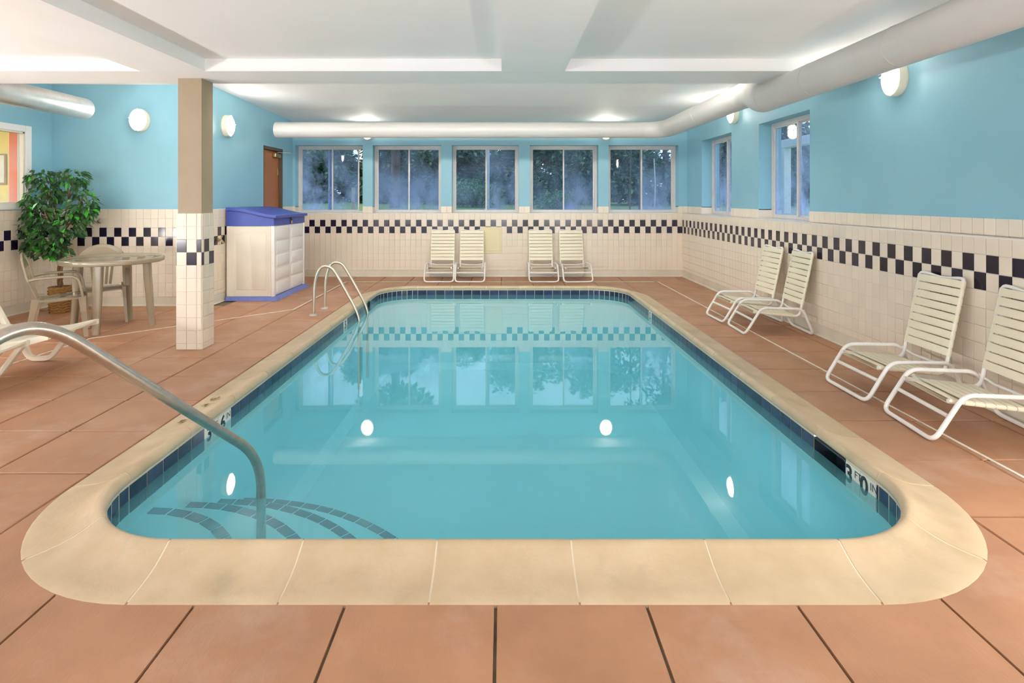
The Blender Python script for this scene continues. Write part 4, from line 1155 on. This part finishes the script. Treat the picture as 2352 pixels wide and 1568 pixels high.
cents = [((-0.22, 0, 1.68), (0.18, 0.16, 0.12)), ((0.17, 0, 1.70), (0.17, 0.15, 0.11)), ((-0.29, 0, 1.38), (0.13, 0.18, 0.2)), ((0.27, 0, 1.40), (0.15, 0.18, 0.22)),
         ((-0.31, -0.05, 1.08), (0.11, 0.16, 0.2)), ((-0.12, -0.15, 1.2), (0.2, 0.14, 0.2)), ((0.2, -0.1, 1.1), (0.18, 0.16, 0.2)), ((0, -0.18, 0.98), (0.22, 0.12, 0.16)),
         ((-0.25, -0.05, 0.82), (0.15, 0.15, 0.14)), ((0.03, -0.1, 0.80), (0.16, 0.14, 0.14)), ((-0.1, 0, 1.5), (0.12, 0.12, 0.1)), ((0.30, -0.02, 1.25), (0.12, 0.15, 0.15))]
br = MB()
for (c, r) in cents:
    p2 = Vector(c); p0 = Vector((0, 0, min(0.95, p2.z - 0.05) if p2.z > 0.95 else 0.75)); p1 = (p0 + p2) / 2 + Vector((p2.x * 0.1, 0, 0.08))
    br.tube([p0, p1, p2], [0.010, 0.007, 0.004], 6)
    for k in range(3):
        q = p2 + Vector((rn.uniform(-1, 1) * r[0], rn.uniform(-1, 1) * r[1], rn.uniform(0, 1) * r[2]))
        br.tube([p1, (p1 + q) / 2 + Vector((0, 0, 0.03)), q], [0.006, 0.004, 0.002], 5)
obj('branches', br, 'bark_braid', fic, True)
fol = leaf_cloud(cents, 1250, 0.092, rn, 0.9)
fol.v = [(max(-0.40, x), min(0.38, y), z) for x, y, z in fol.v]
lo = obj('foliage', fol, 'ficus_leaf', fic); lo['kind'] = 'stuff'

# ------------------------------------------------------------------ outdoors
lawn = MB()
def lz(d): return 1.10 + 0.19 * min(1, d / 5.5)
v = []; rowsY = [(YBU + 0.30, 0), (YBU + 3, 3), (YBU + 6, 6), (60, 30)]
for (y, d) in rowsY:
    for x in (-40, XRU + 0.3, 40): v.append((x, y, lz(d)))
f = []
for i in range(len(rowsY) - 1):
    for j in range(2): f.append((i*3 + j, i*3 + j + 1, i*3 + j + 4, i*3 + j + 3))
lawn.add(v, f)
lawn.add([(XRU + 0.3, -20, 1.10), (40, -20, 1.3), (40, YBU + 0.3, 1.3), (XRU + 0.3, YBU + 0.3, 1.10)], [(0, 1, 2, 3)])
struct(obj('lawn', lawn, 'lawn_grass'))
rt = random.Random(11)
def tree(x, y, h, rx, n, label, low=0.02, leaf='tree_leaf', size=0.13, trunk_r=0.10, name='tree', group='trees outside the windows'):
    z0 = lz(max(0, y - YBU)) if y > YBU else 1.2
    t = tag(empty(name, (x, y, z0 - 0.02)), label, 'tree' if name == 'tree' else 'bush', group)
    lean = rt.uniform(-0.2, 0.2)
    obj('trunk', MB().tube([(0, 0, 0), (lean*0.3, 0, h*0.3), (lean, 0.1, h*0.8)], [trunk_r, trunk_r*0.75, trunk_r*0.3], 8), 'bark', t, True)
    cs = []
    for _ in range(16):
        zz = rt.uniform(low, 1) * h; k = 1 - 0.5 * abs(zz / h - 0.5)
        cs.append(((rt.uniform(-rx, rx) * 0.7 * k + lean * zz / h, rt.uniform(-rx, rx) * 0.6 * k, zz), (rx * 0.42, rx * 0.42, h * 0.15 + 0.1)))
    o = obj('foliage', leaf_cloud(cs, n, size, rt, 0.4), leaf, t); o['kind'] = 'stuff'
tree(-6.3, 17.5, 1.75, 1.6, 5200, 'hazy blue-green tree seen through the leftmost back window', size=0.2)
tree(-3.5, 17.2, 2.3, 1.4, 6000, 'dark tree behind the left sash of the second back window', size=0.2)
tree(-1.3, 16.2, 1.65, 1.6, 6500, 'dense tree behind the middle back window, left sash', size=0.18)
tree(0.75, 16.2, 2.5, 1.3, 6500, 'dense tree behind the middle back window, right sash', size=0.18)
tree(2.6, 15.4, 2.2, 1.5, 6500, 'bright leafy tree behind the fourth back window', size=0.16)
tree(4.5, 15.4, 3.7, 1.5, 6500, 'ivy-hung tree behind the rightmost back window', size=0.16)
tree(7.2, 15.4, 2.6, 1.7, 5200, 'dark tree standing beyond the corner of the building', size=0.2)
tree(9.6, 18.5, 2.1, 2.0, 5200, 'tree seen through the farther side window', size=0.22)
tree(10.4, 14.6, 1.7, 1.8, 5200, 'blue-lit tree seen through the nearer side window', size=0.22)
tree(-9.4, 19.0, 2.0, 2.2, 5200, 'far tree at the left edge of the leftmost back window', size=0.22)
for k in range(9):
    tree(-11 + 3.1*k, 21.5 + (k % 3)*0.7, 2.0 + 0.3*((k*7) % 3), 2.1, 6500, 'tall tree in the far row behind the lawn, number %s from the left' % ('one', 'two', 'three', 'four', 'five', 'six', 'seven', 'eight', 'nine')[k], size=0.3, name='tree', group='far row of trees')
tree(-0.75, 13.8, 0.62, 0.75, 1900, 'low rounded bush in front of the trees behind the middle back window', 0.1, 'bush_leaf', 0.085, 0.03, 'bush', 'bushes outside the windows')
tree(1.15, 13.2, 0.40, 0.6, 1500, 'low leafy bush behind the fourth back window', 0.1, 'bush_leaf', 0.08, 0.03, 'bush', 'bushes outside the windows')
tg = tag(empty('tree', (-2.62, 13.6, 1.15)), 'thick straight-trunked tree outside the second back window', 'tree', 'trees outside the windows')
obj('trunk', MB().tube([(0, 0, 0), (0.02, 0, 1.2), (0.0, 0, 2.4)], [0.13, 0.11, 0.08], 12), 'bark', tg, True)
o = obj('foliage', leaf_cloud([((0, 0, 2.3), (0.9, 0.8, 0.45))], 1500, 0.14, rt, 0.4), 'tree_leaf', tg); o['kind'] = 'stuff'
gp = tag(empty('canopy_post', (-0.335, 12.6, 1.16)), 'pale square post on a base block outside the middle back window', 'post')
obj('post', MB().bbox(-0.035, 0.035, -0.035, 0.035, 0, 2.6, 0.006, 1), 'post_paint', gp); obj('base_block', MB().bbox(-0.09, 0.09, -0.09, 0.09, -0.06, 0.045, 0.008, 1), 'post_paint', gp)
wp = tag(obj('wooden_post', MB().bbox(-0.03, 0.03, -0.03, 0.03, 0, 0.50, 0.005, 1), 'post_wood'), 'short orange-brown wooden post on the lawn outside the leftmost back window', 'post'); wp.location = (-3.18, 11.9, 1.16)
for k, (x, hgt) in enumerate(((2.86, 2.8), (3.12, 3.0), (3.52, 1.2))):
    t = tag(empty('sapling', (x, 12.6 + 0.2*k, 1.16)), ('thin bare sapling left of the middle of the rightmost back window', 'thin bare sapling in the right sash of the rightmost back window', 'pale short stake at the right end of the rightmost back window')[k], 'tree', 'saplings outside')
    obj('stem', MB().tube([(0, 0, 0), (0.02, 0, hgt*0.5), (-0.01, 0, hgt)], [0.02, 0.016, 0.012], 8), 'post_paint' if k == 2 else 'bark', t, True)
pc = tag(empty('porch_canopy', (4.8, 9.5, 1.2)), 'white porch post and beam outside the nearer side window', 'canopy')
obj('post', MB().bbox(-0.06, 0.06, -0.06, 0.06, -0.03, 1.08, 0.006, 1), 'white_trim', pc)
obj('beam', MB().bbox(-0.06, 0.06, -4.5, 0.08, 1.08, 1.22, 0.006, 1), 'white_trim', pc)
obj('post', MB().bbox(-0.06, 0.06, -4.5, -4.38, -0.1, 1.08, 0.006, 1), 'white_trim', pc)
